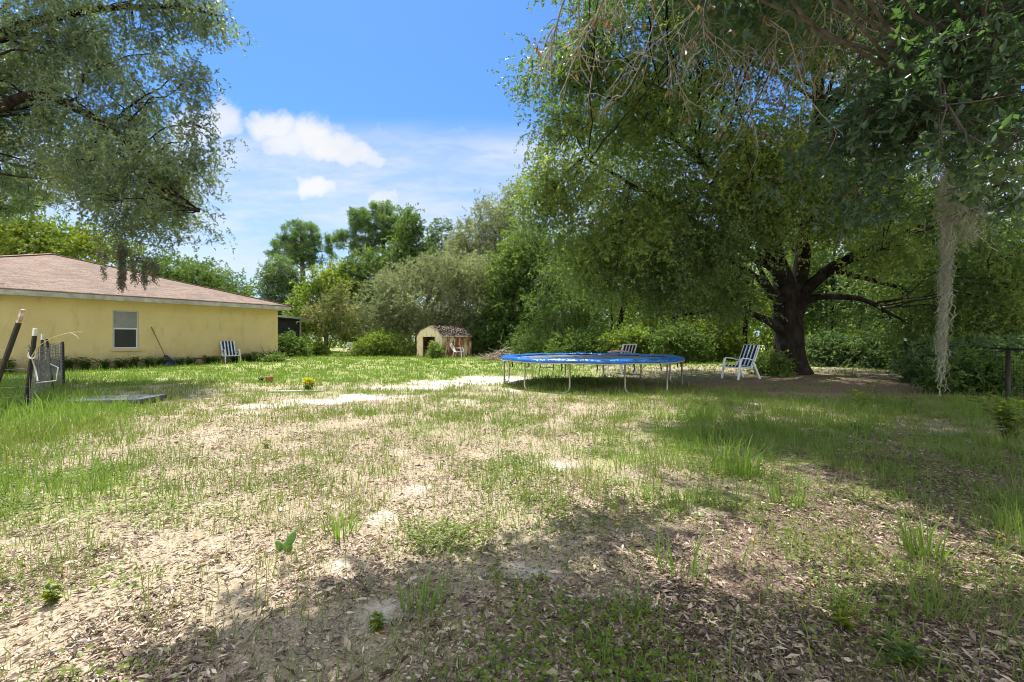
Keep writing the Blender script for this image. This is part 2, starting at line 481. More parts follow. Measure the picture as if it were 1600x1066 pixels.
# ================================================================== ground
def ground_masks(x, y):
    """plain cover maps: bare sand, green growth, brown oak litter (0..1)"""
    x = np.asarray(x, float); y = np.asarray(y, float)
    nA = n2(x, y, .8, 21); nB = n2(x, y, 2.6, 22); nC = n2(x, y, .28, 23)
    x0, y0 = x, y
    x = x0 + .5 * (n2(x0, y0, 1.1, 25) - .5) + .3 * (n2(x0, y0, 3.3, 26) - .5); y = y0 + .5 * (n2(x0, y0, 1.1, 27) - .5) + .3 * (n2(x0, y0, 3.3, 28) - .5)
    sand = np.zeros_like(x)
    path = [(380, 648), (430, 634), (500, 628), (580, 621), (650, 606), (720, 598), (775, 592)]
    pw = [.2, .4, .55, .5, .75, .95, .8]
    for (u, v), w in zip(path, pw):
        g = G(u, v)
        sand = np.maximum(sand, 1.15 * np.exp(-(((x - g[0]) / (w * 1.9)) ** 2 + ((y - g[1]) / (w * 1.1)) ** 2)))
    g0 = [(690, 584, .9), (755, 579, .8), (500, 885, .16), (545, 945, .2), (620, 703, .3), (1100, 803, .2), (360, 650, .5), (260, 655, .3), (300, 690, .3), (640, 770, .22), (850, 890, .2), (1180, 632, .5), (780, 610, .9), (730, 625, .8), (580, 800, .2), (900, 730, .3)]
    for u, v, w in g0:
        g = G(u, v)
        sand = np.maximum(sand, .62 * np.exp(-(((x - g[0]) / w) ** 2 + ((y - g[1]) / (w * .9)) ** 2)))
    nD = n2(x, y, 6.5, 24)
    sand = np.clip(sand * (.1 + .9 * nB + .9 * nD) - .1 + .3 * (nA - .5), 0, 1) * .9
    far = sstep(10.8, 13.5, y + 1.6 * (nA - .5) + .12 * np.clip(x + 4, -8, 8))
    left = sstep(.62, .98, -x / np.maximum(y, 1) + .18 * (nA - .5)) * sstep(1.5, 4.5, y)
    mid = .34 * sstep(.42, .68, nA) + .22 * sstep(.45, .7, nB)
    rt = G(1130, 690)
    left = left * (.25 + 1.1 * sstep(.3, .65, n2(x, y, .9, 29)))
    right = .6 * sstep(.05, .4, x / np.maximum(y, 1)) * sstep(1.5, 3.6, y) * sstep(10.5, 8.2, y) * (.35 + nA) * (.4 + nB) + .42 * np.exp(-(((x - rt[0]) / 1.9) ** 2 + ((y - rt[1]) / 1.3) ** 2))
    tr = .6 * np.exp(-(((x - 2.0) / 2.4) ** 2 + ((y - 10.2) / 1.4) ** 2))
    far = np.maximum(far * (1 - .75 * sstep(1.5, 4.5, x)), sstep(17.5, 20, y))
    green = np.clip(np.maximum.reduce([far * (.55 + .7 * nB), .95 * left * (.5 + .8 * nB), mid * .8, right * (.4 + nB), tr * (.5 + nB)]), 0, 1)
    green = np.clip(green - .9 * sstep(.3, .7, sand), 0, 1)
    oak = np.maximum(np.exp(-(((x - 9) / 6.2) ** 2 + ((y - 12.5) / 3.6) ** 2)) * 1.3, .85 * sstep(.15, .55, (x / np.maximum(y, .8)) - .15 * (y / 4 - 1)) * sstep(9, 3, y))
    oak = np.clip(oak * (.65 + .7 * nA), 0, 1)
    return sand, green, oak

def build_ground():
    ys = np.concatenate([np.array([-400, -150, -60, -25, -12, -6, -3, -1.5]), np.linspace(-.8, 3, 60), np.linspace(3.08, 8, 60), np.linspace(8.15, 16, 55), np.linspace(16.3, 40, 60), np.array([44, 50, 60, 80, 120, 200, 400, 900])])
    xh = np.concatenate([np.linspace(0, 4, 45), np.linspace(4.15, 10, 40), np.linspace(10.4, 24, 36), np.array([26, 30, 38, 50, 80, 150, 400, 900])])
    xs = np.concatenate([-xh[:0:-1], xh])
    X, Yy = np.meshgrid(xs, ys)
    Z = gz(X, Yy)
    s, g, o = ground_masks(X, Yy)
    v = np.stack([X.ravel(), Yy.ravel(), Z.ravel()], 1)
    nx = len(xs)
    i = (np.arange(len(ys) - 1)[:, None] * nx + np.arange(nx - 1)[None]).ravel()
    f = np.stack([i, i + 1, i + 1 + nx, i + nx], 1)
    m, nt, out = new_mat('yard_ground')
    tc = nd(nt, 'ShaderNodeTexCoord').outputs['Object']
    A = lambda n: nd(nt, 'ShaderNodeAttribute', attribute_name=n).outputs['Fac']
    fine = noise(nt, 26, 6, .7, tc); mid = noise(nt, 5, 5, .65, tc); big = noise(nt, 1.3, 4, .6, tc)
    stre = noise(nt, 85, 4, .7, nd(nt, 'ShaderNodeMapping', {'Vector': tc, 'Scale': (1, .75, 1), 'Rotation': (0, 0, .7)}).outputs[0], .4)
    litter = ramp(nt, stre, [(.28, (.1, .077, .052)), (.42, (.245, .195, .135)), (.56, (.395, .325, .23)), (.74, (.54, .46, .355))])
    litter = mixc(nt, sm(nt, mid, .35, .7), litter, mixc(nt, .35, litter, (.27, .22, .13)))
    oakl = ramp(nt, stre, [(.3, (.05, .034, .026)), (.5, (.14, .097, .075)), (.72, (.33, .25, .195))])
    sandc = ramp(nt, fine, [(.25, (.4, .35, .29)), (.7, (.62, .57, .5))])
    grn = ramp(nt, fine, [(.25, (.13, .14, .045)), (.5, (.23, .26, .075)), (.75, (.36, .36, .15))])
    jit = math_(nt, 'MULTIPLY', math_(nt, 'SUBTRACT', mid, .5), .7)
    jf = math_(nt, 'MULTIPLY', math_(nt, 'SUBTRACT', fine, .5), .9)
    j2 = math_(nt, 'ADD', jit, jf)
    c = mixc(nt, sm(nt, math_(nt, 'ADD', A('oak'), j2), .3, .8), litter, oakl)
    c = mixc(nt, math_(nt, 'MULTIPLY', sm(nt, math_(nt, 'ADD', A('green'), j2), .2, .8), .85), c, grn)
    c = mixc(nt, sm(nt, math_(nt, 'ADD', A('sand'), math_(nt, 'MULTIPLY', j2, 1.5)), .2, .95), c, sandc)
    hgt = math_(nt, 'ADD', math_(nt, 'MULTIPLY', stre, .6), fine)
    finish(nt, out, c, .95, .1, 0, hgt, .6, .008)
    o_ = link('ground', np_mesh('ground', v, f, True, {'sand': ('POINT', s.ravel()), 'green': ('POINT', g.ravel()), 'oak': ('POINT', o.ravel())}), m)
    tag(o_, kind='structure', label='sandy back yard ground with thin grass, bare sand and leaf litter', cat='ground')
build_ground()

# ------------------------------------------------------------------ grass (uncountable)
GRASS = leaf_mat('grass_blade', [(0, (.4, .32, .15)), (.25, (.23, .25, .075)), (.55, (.15, .225, .05)), (1, (.22, .33, .07))], .42, tcol=(1.25, 1.35, .6), rough=.5, spec=.25)

def blades_mesh(name, x, y, h, w, lean, az, tint):
    N = len(x)
    z = gz(x, y) - .005
    d = np.stack([np.cos(az), np.sin(az)], 1); s = np.stack([-d[:, 1], d[:, 0]], 1)
    tw = RNG.uniform(0, np.pi, N)
    s = np.stack([np.cos(tw), np.sin(tw)], 1)
    v = np.empty((N, 5, 3))
    b = np.stack([x, y], 1)
    v[:, 0, :2] = b - s * w[:, None] * .5; v[:, 1, :2] = b + s * w[:, None] * .5
    mdp = b + d * (lean * .3 * h)[:, None]
    v[:, 2, :2] = mdp + s * w[:, None] * .42; v[:, 3, :2] = mdp - s * w[:, None] * .42
    v[:, 4, :2] = b + d * (lean * h)[:, None]
    v[:, 0, 2] = v[:, 1, 2] = z
    v[:, 2, 2] = v[:, 3, 2] = z + h * .6
    v[:, 4, 2] = z + h * np.clip(1.08 - .4 * lean ** 2, .45, 1.1)
    k = np.arange(N)[:, None] * 5
    f = np.concatenate([k + np.array([[0, 1, 2]]), k + np.array([[0, 2, 3]]), k + np.array([[3, 2, 4]])], 1).reshape(-1, 3)
    return np_mesh(name, v.reshape(-1, 3), f, False, {'tint': ('FACE', np.repeat(np.clip(tint, 0, 1), 3))})

def house_inside(x, y):
    dx, dy = x + 11.83, y - 23.27
    lx = dx * .548 + dy * .837; ly = -dx * .837 + dy * .548
    return (lx < .05) & (ly > -.02)

def build_grass():
    X = []; Y = []; Hh = []; W = []; LN = []; AZ = []; T = []
    for (y0, y1, dens, nb, hs, ws) in [(1.0, 3.2, 330, 5, .75, .0032), (3.2, 6.5, 330, 5, .85, .0044), (6.5, 11, 210, 6, .9, .007), (11, 17, 80, 7, .85, .013), (17, 36, 24, 7, .9, .026)]:
        xm = y1 * 1.18
        n = int(dens * (y1 - y0) * 2 * xm)
        x = RNG.uniform(-xm, xm, n); y = RNG.uniform(y0, y1, n)
        k = np.abs(x) < y * 1.2 + .3; x, y = x[k], y[k]
        s, g, o = ground_masks(x, y)
        pr = np.clip(.34 + .16 * sstep(6, 3.5, y) + .9 * g ** 1.15, 0, 1) * (1 - .8 * sstep(.25, .7, s)) * (1 - np.where(y > 9.5, .9, .35) * o)
        cl = n2(x, y, 1.6, 31); cl2 = n2(x, y, 5.5, 32)
        pr = pr * (.5 + 1.1 * sstep(.35, .7, cl)) * (.25 + 1.5 * sstep(.35, .65, cl2))
        k = (RNG.random(len(x)) < pr) & ~house_inside(x, y)
        x, y, g, o = x[k], y[k], g[k], o[k]
        n = len(x)
        th = RNG.lognormal(-2.45, .42, n) * hs * (1 + .5 * g)
        lushleft = sstep(.75, 1.05, -x / y) * sstep(3, 5, y) * sstep(15, 10, y)
        th = th * (1 + .6 * lushleft * (.3 + 1.4 * n2(x, y, 1.3, 35))) * np.where(y > 12.5, .75, 1)
        rside = sstep(.1, .4, x / y) * sstep(9.5, 7, y)
        th = th * (1 + .5 * rside)
        rr = np.repeat(np.arange(n), nb); N = n * nb
        sp = .022 + .03 * RNG.random(N) + .0035 * np.repeat(y, nb)
        an = RNG.uniform(0, 2 * np.pi, N)
        X.append(x[rr] + np.cos(an) * sp * RNG.random(N) ** .5 * 1.6); Y.append(y[rr] + np.sin(an) * sp * RNG.random(N) ** .5 * 1.6)
        Hh.append(np.clip(th[rr] * RNG.uniform(.45, 1.2, N), .02, .75)); W.append(ws * RNG.uniform(.6, 1.5, N) * (1 + .6 * lushleft[rr]))
        LN.append((RNG.gamma(2, .22, N) * (1 + .7 * rside[rr])).clip(.03, 1.2)); AZ.append(an + RNG.normal(size=N) * .5)
        T.append(np.clip(.18 + .38 * g[rr] + .25 * RNG.random(n)[rr] + .35 * (RNG.random(N) - .35), 0, 1))
    c = [np.concatenate(q) for q in (X, Y, Hh, W, LN, AZ, T)]
    print('grass blades', len(c[0]))
    tag(link('grass', blades_mesh('grass', *c), GRASS), 'thin green and straw grass tufts over the sandy yard', 'grass', kind='stuff')
    # low broad-leaved ground cover (clover and dollarweed) lying between the blades
    n = 90000
    y = 1.1 + 12 * RNG.random(n) ** 1.5; x = RNG.uniform(-1.2, 1.2, n) * y
    s, g, o = ground_masks(x, y)
    pr = np.clip(.03 + .8 * g, 0, 1) * sstep(.4, .65, n2(x, y, 2.2, 41)) * (1 - sstep(.2, .6, s)) * (1 - .4 * o)
    k = RNG.random(n) < pr
    x, y = x[k], y[k]
    m = len(x); q = 5
    rr = np.repeat(np.arange(m), q); N = m * q
    an = RNG.uniform(0, 2 * np.pi, N)
    pos = np.stack([x[rr] + .04 * RNG.normal(size=N), y[rr] + .04 * RNG.normal(size=N), np.zeros(N)], 1)
    pos[:, 2] = gz(pos[:, 0], pos[:, 1]) + RNG.uniform(.005, .05, N)
    d = np.stack([np.cos(an), np.sin(an), RNG.uniform(-.1, .5, N)], 1)
    up = np.tile(np.array([0, 0, 1.]), (N, 1)) + RNG.normal(size=(N, 3)) * .35
    wv = norm(np.cross(np.cross(d, up), d))
    me = leaves_mesh('ground_cover', pos, d, .014 + .016 * RNG.random(N) + .0014 * y[rr], .01 + .009 * RNG.random(N) + .001 * y[rr], RNG.random(N) * .7, .1, nrm=wv)
    tag(link('ground_cover_grass', me, LEAF_LIME), 'low clover and weeds creeping between the grass', 'ground cover', kind='stuff')

def build_litter():
    n = 380000
    y = 1.15 + 8.5 * RNG.random(n) ** 1.8
    x = RNG.uniform(-1.2, 1.2, n) * y
    s, g, o = ground_masks(x, y)
    pr = np.clip((.66 + .4 * o) * (1 - .93 * sstep(.15, .5, s)) * (1 - .45 * g), 0, 1) * (.3 + .9 * sstep(.3, .65, n2(x, y, 3.1, 51)))
    k = RNG.random(n) < pr
    x, y, o = x[k], y[k], o[k]; N = len(x)
    an = RNG.uniform(0, 2 * np.pi, N)
    d = np.stack([np.cos(an), np.sin(an), RNG.normal(size=N) * .22], 1)
    pos = np.stack([x, y, gz(x, y) + RNG.uniform(.001, .016, N)], 1)
    up = np.tile(np.array([0, 0, 1.]), (N, 1)) + RNG.normal(size=(N, 3)) * .45
    wv = norm(np.cross(np.cross(d, up), d))
    tint = np.clip(RNG.beta(2, 2, N) * .95 - .12 * o, 0, .93)
    rare = RNG.random(N) < .004; tint[rare] = 1
    mat = leaf_mat('dry_leaf', [(0, (.05, .037, .028)), (.25, (.15, .11, .085)), (.5, (.36, .28, .2)), (.75, (.54, .45, .345)), (.93, (.7, .62, .51)), (.97, (.6, .3, .13)), (1, (.62, .3, .12))], .12, tcol=(1, .8, .5), rough=.7, spec=.2)
    L = RNG.lognormal(-3.95, .48, N) * (1 + .05 * y); L = np.clip(L, .008, .08)
    me = leaves_mesh('leaf_litter', pos, d, L, L * RNG.uniform(.18, .42, N), tint, .16, nrm=wv)
    tag(link('leaf_litter', me, mat), 'dry tan oak leaves and chips strewn over the ground', 'leaf litter', kind='stuff')
    # fallen twigs
    paths = []
    for i in range(300):
        y = 1.3 + 9 * random.random() ** 1.7; x = random.uniform(-1.1, 1.1) * y
        a = random.uniform(0, 6.28); L = .04 + .26 * random.random() ** 2
        k = 5; t = np.linspace(-.5, .5, k)
        px = x + np.cos(a) * L * t + RNG.normal(size=k) * L * .04; py = y + np.sin(a) * L * t + RNG.normal(size=k) * L * .04
        paths.append((np.stack([px, py, gz(px, py) + .008 + .012 * RNG.random(k)], 1), np.linspace(1, .5, k) * random.uniform(.0018, .0045)))
    v, f = multi_tube(paths, 5)
    tag(link('twig_litter', np_mesh('twig_litter', v, f, True), BARK_GREY), 'short fallen twigs scattered over the near ground', 'twig litter', kind='stuff')
# ================================================================== house
def build_house():
    O = np.array([-11.83, 23.27]); rz = math.atan2(.837, .548)
    root = empty('house', (O[0], O[1], gzf(*O) - .02), rz, 'long yellow stucco house with a brown shingled hip roof', 'house')
    m, nt, out = new_mat('yellow_stucco')
    tc = nd(nt, 'ShaderNodeTexCoord').outputs['Object']
    f = noise(nt, 9, 3, .5, tc); g = noise(nt, 1.1, 4, .6, tc); st = noise(nt, 3.2, 6, .7, nd(nt, 'ShaderNodeMapping', {'Vector': tc, 'Scale': (1, 1, .35)}).outputs[0])
    c = ramp(nt, g, [(.3, (.6, .48, .225)), (.7, (.67, .545, .27))])
    z = nd(nt, 'ShaderNodeSeparateXYZ', {0: tc}).outputs[2]
    dirt = math_(nt, 'MULTIPLY', sm(nt, math_(nt, 'MULTIPLY_ADD', math_(nt, 'SUBTRACT', st, .5), 1.6, z), .65, -.02), .6)
    c = mixc(nt, dirt, c, (.2, .18, .12))
    streak = math_(nt, 'MULTIPLY', sm(nt, st, .52, .7), .4)
    c = mixc(nt, streak, c, (.34, .28, .15))
    # faint block courses showing through the paint
    br = nd(nt, 'ShaderNodeTexBrick', {'Vector': nd(nt, 'ShaderNodeCombineXYZ', {0: nd(nt, 'ShaderNodeSeparateXYZ', {0: tc}).outputs[0], 1: z}).outputs[0], 'Scale': 1, 'Mortar Size': .006, 'Mortar Smooth': .6, 'Brick Width': .4, 'Row Height': .2})
    finish(nt, out, c, .85, .2, 0, math_(nt, 'SUBTRACT', f, math_(nt, 'MULTIPLY', br.outputs['Fac'], .5)), .12, .005)
    wl = MB(); x0, x1, T = -13.6, 0, .2
    wx0, wx1, wz0, wz1, top = -6.55, -5.72, .68, 2.2, 2.62
    wl.box((x0, 0, -.1), (wx0, T, top)).box((wx1, 0, -.1), (x1, T, top)).box((wx0, 0, -.1), (wx1, T, wz0)).box((wx0, 0, wz1), (wx1, T, top))
    wl.box((-.2, T, -.1), (0, 16, top)).box((x0, T, -.1), (x0 + .2, 16, top)).box((x0 + .2, 15.8, -.1), (-.2, 16, top))
    wl.build('wall', m, root)
    # roof
    ov = .45; s = .31; e0, e1 = x0 - ov, ov; hw = (e1 - e0) / 2; ze = 2.76; ap = (e0 + hw, -ov + hw, ze + s * hw); rg = (e0 + hw, 10, ap[2])
    rb = 16 + ov
    vs = [(e0, -ov, ze), (e1, -ov, ze), ap, rg, (e1, rb, ze), (e0, rb, ze)]
    fs = [(0, 1, 2), (1, 4, 3, 2), (0, 2, 3, 5), (4, 5, 3)]
    lo = [(a, b, c_ - .05) for a, b, c_ in vs]
    m, nt, out = new_mat('brown_shingle')
    uv = nd(nt, 'ShaderNodeUVMap').outputs[0]
    br = nd(nt, 'ShaderNodeTexBrick', {'Vector': uv, 'Scale': 1, 'Mortar Size': .008, 'Mortar Smooth': .3, 'Brick Width': .3, 'Row Height': .14, 'Bias': 0,
            'Color1': (.27, .195, .15, 1), 'Color2': (.165, .115, .09, 1), 'Mortar': (.12, .085, .065, 1)})
    n1 = noise(nt, .7, 5, .65, uv); n3 = noise(nt, 9, 4, .6, uv)
    c = mixc(nt, math_(nt, 'MULTIPLY', sm(nt, n3, .42, .7), .55), br.outputs[0], (.32, .245, .19))
    c = mixc(nt, math_(nt, 'MULTIPLY', sm(nt, n1, .46, .68), .6), c, (.14, .115, .09))
    finish(nt, out, c, .95, .15, 0, math_(nt, 'ADD', n3, math_(nt, 'MULTIPLY', br.outputs['Fac'], -1.0)), .5, .02)
    me = bpy.data.meshes.new('roof'); me.from_pydata(vs + lo, [], fs + [tuple(i + 6 for i in f[::-1]) for f in fs] + [(0, 6, 7, 1), (1, 7, 10, 4), (4, 10, 11, 5), (5, 11, 6, 0)])
    ul = me.uv_layers.new(name='UVMap')
    for p in me.polygons:
        front = abs(p.normal.y) > abs(p.normal.x)
        for li in p.loop_indices:
            co = me.vertices[me.loops[li].vertex_index].co
            ul.data[li].uv = (co.x, co.y * 1.047) if front else (co.y, co.x * 1.047)
    roof = link('roof', me, m, root)
    cap = MB()
    for a, b in (((e1, -ov, ze), ap), ((e0, -ov, ze), ap), (ap, rg)):
        cap.bar([(a[0], a[1], a[2] + .015), (b[0], b[1], b[2] + .015)], .24, .03)
    cm = plain('ridge_shingle', (.22, .14, .1), (.36, .24, .17), 12, .95)
    cap.build('ridge_cap', cm, roof)
    fm = plain('fascia_paint', (.3, .29, .25), (.55, .54, .5), 4, .6, .3)
    fb = MB(); fb.box((e0, -ov, ze - .215), (e1, -ov + .03, ze - .052)).box((e1 - .03, -ov + .03, ze - .215), (e1, rb, ze - .052)).box((e0, -ov + .03, ze - .215), (e0 + .03, rb, ze - .052))
    fb.build('fascia', fm, roof)
    MB().box((e0 + .03, -ov + .03, ze - .2), (e1 - .03, -.002, ze - .17)).box((.002, -.002, ze - .2), (e1 - .03, rb, ze - .17)).build('soffit', plain('soffit_paint', (.5, .42, .25), (.56, .47, .28), 4), roof)
    # window
    al = plain('aluminium_frame', (.42, .42, .4), (.55, .55, .52), 8, .45, .5)
    w = MB(); a = .045; yb = .1
    w.box((wx0, yb - .05, wz0), (wx0 + a, yb + .03, wz1)).box((wx1 - a, yb - .05, wz0), (wx1, yb + .03, wz1)).box((wx0 + a, yb - .05, wz1 - a), (wx1 - a, yb + .03, wz1)).box((wx0 + a, yb - .05, wz0), (wx1 - a, yb + .03, wz0 + a))
    win = w.build('window', al, root)
    zm = (wz0 + wz1) / 2 + .05
    sb = MB(); sb.box((wx0 + a, yb - .06, zm - .03), (wx1 - a, yb - .004, zm + .03)).box((wx0 + a, yb - .04, wz0 + a), (wx0 + a + .025, yb - .01, zm - .03)).box((wx1 - a - .025, yb - .04, wz0 + a), (wx1 - a, yb - .01, zm - .03)).box((wx0 + a + .025, yb - .04, wz0 + a), (wx1 - a - .025, yb - .01, wz0 + a + .03))
    sb.build('sash', plain('white_sash', (.62, .62, .6), (.7, .7, .68), 8, .5), win)
    gm, nt, out = new_mat('window_glass'); 
    finish(nt, out, (.085, .095, .1), .12, .6)
    m2, nt, out = new_mat('screened_glass'); gg = noise(nt, 3, 3)
    finish(nt, out, ramp(nt, gg, [(.3, (.018, .02, .02)), (.7, (.035, .036, .035))]), .45, .4)
    MB().box((wx0 + a, yb - .002, zm), (wx1 - a, yb + .004, wz1 - a)).build('pane', plain('blind_behind_glass', (.2, .215, .21), (.25, .265, .255), 5, .18, .6), win)
    MB().box((wx0 + a, yb - .012, wz0 + a), (wx1 - a, yb - .006, zm)).build('insect_screen', m2, win)
    sl_ = MB(); sl_.box((wx0 - .06, -.06, wz0 - .075), (wx1 + .06, .05, wz0 - .003))
    sl_.build('sill', plain('sill_paint', (.55, .43, .2), (.62, .5, .26), 9, .7), win, bevel=.006)
    # back screened porch
    pr = MB(); s0 = 5.2; t1 = 4.5
    pm = plain('porch_aluminium', (.3, .31, .3), (.42, .43, .41), 4, .5, .5)
    pr.bar([(.45, s0 + 3, 2.62), (t1 + 1.5, s0 + 3, 2.33)], 6.6, .12)
    porch = pr.build('porch_roof', pm, root)
    ps = MB()
    for x in (t1, 2.3, .3):
        ps.box((x - .05, s0, -.2), (x + .05, s0 + .1, 2.36 + (t1 - x) * .05 - .02))
    ps.box((.35, s0 + .02, .55), (t1 - .05, s0 + .08, .62))
    ps.build('porch_frame', pm, porch); MB().box((t1 - .05, s0 + 5.5, -.2), (t1 + .05, s0 + 5.6, 2.3)).build('post', pm, porch)
    m3, nt, out = new_mat('dark_screen'); gg = noise(nt, 2, 3)
    finish(nt, out, ramp(nt, gg, [(.3, (.02, .022, .024)), (.7, (.045, .047, .05))]), .8, .2)
    MB().box((.3, s0 + .045, -.2), (t1, s0 + .055, 2.34)).box((t1 - .005, s0 + .1, -.2), (t1 + .005, s0 + 5.5, 2.32)).build('screen', m3, porch)
build_house()
def on_wall(lx, out_):
    """a point out_ metres in front of the house wall, lx along it"""
    return -11.83 + .548 * lx + .837 * out_, 23.27 + .837 * lx - .548 * out_

# ================================================================== chairs
WHITE = plain('white_chair_paint', (.66, .68, .68), (.78, .8, .8), 7, .4, .4)
def stripe_mat():
    m, nt, out = new_mat('striped_cushion')
    x = nd(nt, 'ShaderNodeSeparateXYZ', {0: nd(nt, 'ShaderNodeTexCoord').outputs['Object']}).outputs[0]
    ph = math_(nt, 'FRACT', math_(nt, 'ADD', math_(nt, 'MULTIPLY', x, 1 / .128), 10.0))
    navy = math_(nt, 'LESS_THAN', math_(nt, 'ABSOLUTE', math_(nt, 'SUBTRACT', ph, .5)), .31)
    thin = math_(nt, 'LESS_THAN', math_(nt, 'ABSOLUTE', math_(nt, 'SUBTRACT', ph, .04)), .022)
    n = noise(nt, 40, 3)
    w = ramp(nt, n, [(.3, (.62, .64, .62)), (.7, (.74, .76, .73))])
    c = mixc(nt, navy, w, (.012, .03, .075))
    c = mixc(nt, thin, c, (.03, .16, .13))
    finish(nt, out, c, .75, .2, 0, n, .15, .003)
    return m
STRIPE = stripe_mat()
def make_chair(label, group):
    r = empty('lawn_chair', (0, 0, 0), 0, label, 'chair', group)
    def slab(path, w, h):
        b = MB(); b.bar(path, w, h, up=(0, -.3, 1)); return b
    slab([(0, -.3, .37), (0, -.27, .4), (0, -.1, .385), (0, .08, .365), (0, .2, .36)], .52, .045).build('seat', STRIPE, r, bevel=.012)
    slab([(0, .17, .38), (0, .26, .56), (0, .31, .67), (0, .315, .69), (0, .4, .88), (0, .445, .985)], .52, .05).build('backrest', STRIPE, r, bevel=.014)
    for sx in (-1, 1):
        x = sx * .295
        b = MB(); b.bar([(x, -.38, 0), (x, -.345, .22), (x, -.3, .5), (x, -.27, .585)], .04, .062, up=(0, 1, 0)); b.build('leg', WHITE, r, bevel=.01)
        b = MB(); b.bar([(x, .18, .5), (x, .3, .28), (x, .45, 0)], .04, .058, up=(0, 1, 0)); b.build('leg', WHITE, r, bevel=.01)
        b = MB(); b.bar([(x, -.3, .575), (x, -.22, .615), (x, .0, .6), (x, .2, .55), (x, .27, .53)], .055, .03); b.build('armrest', WHITE, r, bevel=.008)
    f = MB()
    for sx in (-1, 1):
        f.bar([(sx * .272, -.33, .35), (sx * .272, .2, .33)], .03, .03)
        f.bar([(sx * .272, .16, .34), (sx * .272, .31, .64), (sx * .272, .46, .99)], .03, .03, up=(0, 1, 0))
    f.bar([(-.27, -.33, .35), (.27, -.33, .35)], .03, .03).bar([(-.26, .46, .985), (.26, .46, .985)], .03, .03).bar([(-.26, .3, .3), (.26, .3, .3)], .025, .025)
    f.build('frame', WHITE, r)
    return r
def copy_tree(o, parent=None):
    c = o.copy(); COL.objects.link(c)
    if parent is not None: c.parent = parent
    for ch in o.children: copy_tree(ch, c)
    return c
def put(o, x, y, rz, dz=0, sc=1):
    o.location = (x, y, gzf(x, y) + dz); o.rotation_euler = (0, 0, rz); o.scale = (sc, sc, sc)
CH = 'striped lawn chairs'
ch1 = make_chair('striped white lawn chair in the shade beside the big oak trunk', CH)
g = G(1150, 591.5); put(ch1, 6.9, 13.95, R(-70), -.01, 1.04)
ch2 = copy_tree(ch1); ch2['label'] = 'striped white lawn chair set against the yellow house wall'
hx, hy = on_wall(-2.55, .62); put(ch2, hx, hy, R(47), -.01)
ch3 = copy_tree(ch1); ch3['label'] = 'striped white lawn chair half hidden behind the blue trampoline'
put(ch3, 3.72, 15.7, R(205), 0, 1.0)

def make_slat_chair():
    r = empty('garden_chair', (0, 0, 0), 0, 'white slatted garden chair standing beside the round bush', 'chair')
    b = MB(); b.box((-.25, -.24, .4), (.25, .22, .43)); b.build('seat', WHITE, r, bevel=.01)
    for sx in (-1, 1):
        for yy in (-.22, .2):
            q = MB(); q.box((sx * .25 - .025, yy - .025, 0), (sx * .25 + .025, yy + .025, .64 if yy < 0 else .86)); q.build('leg', WHITE, r)
        q = MB(); q.box((sx * .25 - .035, -.26, .64), (sx * .25 + .035, .17, .665)); q.build('armrest', WHITE, r)
    q = MB()
    for k in range(5): q.box((-.2 + k * .09, .19, .46), (-.16 + k * .09, .21, .8))
    q.box((-.22, .185, .8), (.22, .215, .87)).box((-.22, .186, .58), (.22, .214, .61)); q.build('backrest', WHITE, r)
    return r
put(make_slat_chair(), -11.4, 32.2, R(-15), -.02, .98)

def make_shell_chair():
    r = empty('plastic_chair', (0, 0, 0), 0, 'grubby white plastic armchair beside the rusty shed wall', 'chair')
    wm = plain('weathered_plastic', (.5, .49, .47), (.68, .67, .66), 6, .5)
    b = MB(); b.bar([(0, -.25, .38), (0, 0, .36), (0, .2, .35)], .46, .03); b.build('seat', wm, r, bevel=.01)
    n = 12; vs = []; 
    for i in range(n):
        t = math.pi * i / (n - 1); vs.append((.25 * math.cos(t), .24 + .16, .66 + .2 * math.sin(t)))
    vs = [(-.22, .2, .36), (.22, .2, .36)] + vs
    vs2 = [(x, y + .03, z) for x, y, z in vs]; k = len(vs)
    b = MB(); b.add(vs + vs2, [tuple(range(k)), tuple(range(k, 2 * k))[::-1]] + [(i, (i + 1) % k, (i + 1) % k + k, i + k) for i in range(k)]); b.build('backrest', wm, r)
    for sx in (-1, 1):
        q = MB(); q.bar([(sx * .24, -.28, 0), (sx * .23, -.24, .4), (sx * .25, -.2, .56)], .05, .05, up=(0, 1, 0)); q.build('leg', wm, r)
        q = MB(); q.bar([(sx * .24, .3, 0), (sx * .23, .22, .38)], .05, .05, up=(0, 1, 0)); q.build('leg', wm, r)
        q = MB(); q.bar([(sx * .25, -.22, .57), (sx * .26, 0, .6), (sx * .25, .33, .58)], .05, .03); q.build('armrest', wm, r)
    return r
put(make_shell_chair(), -3.0, 25.9, R(78), 0, .95)

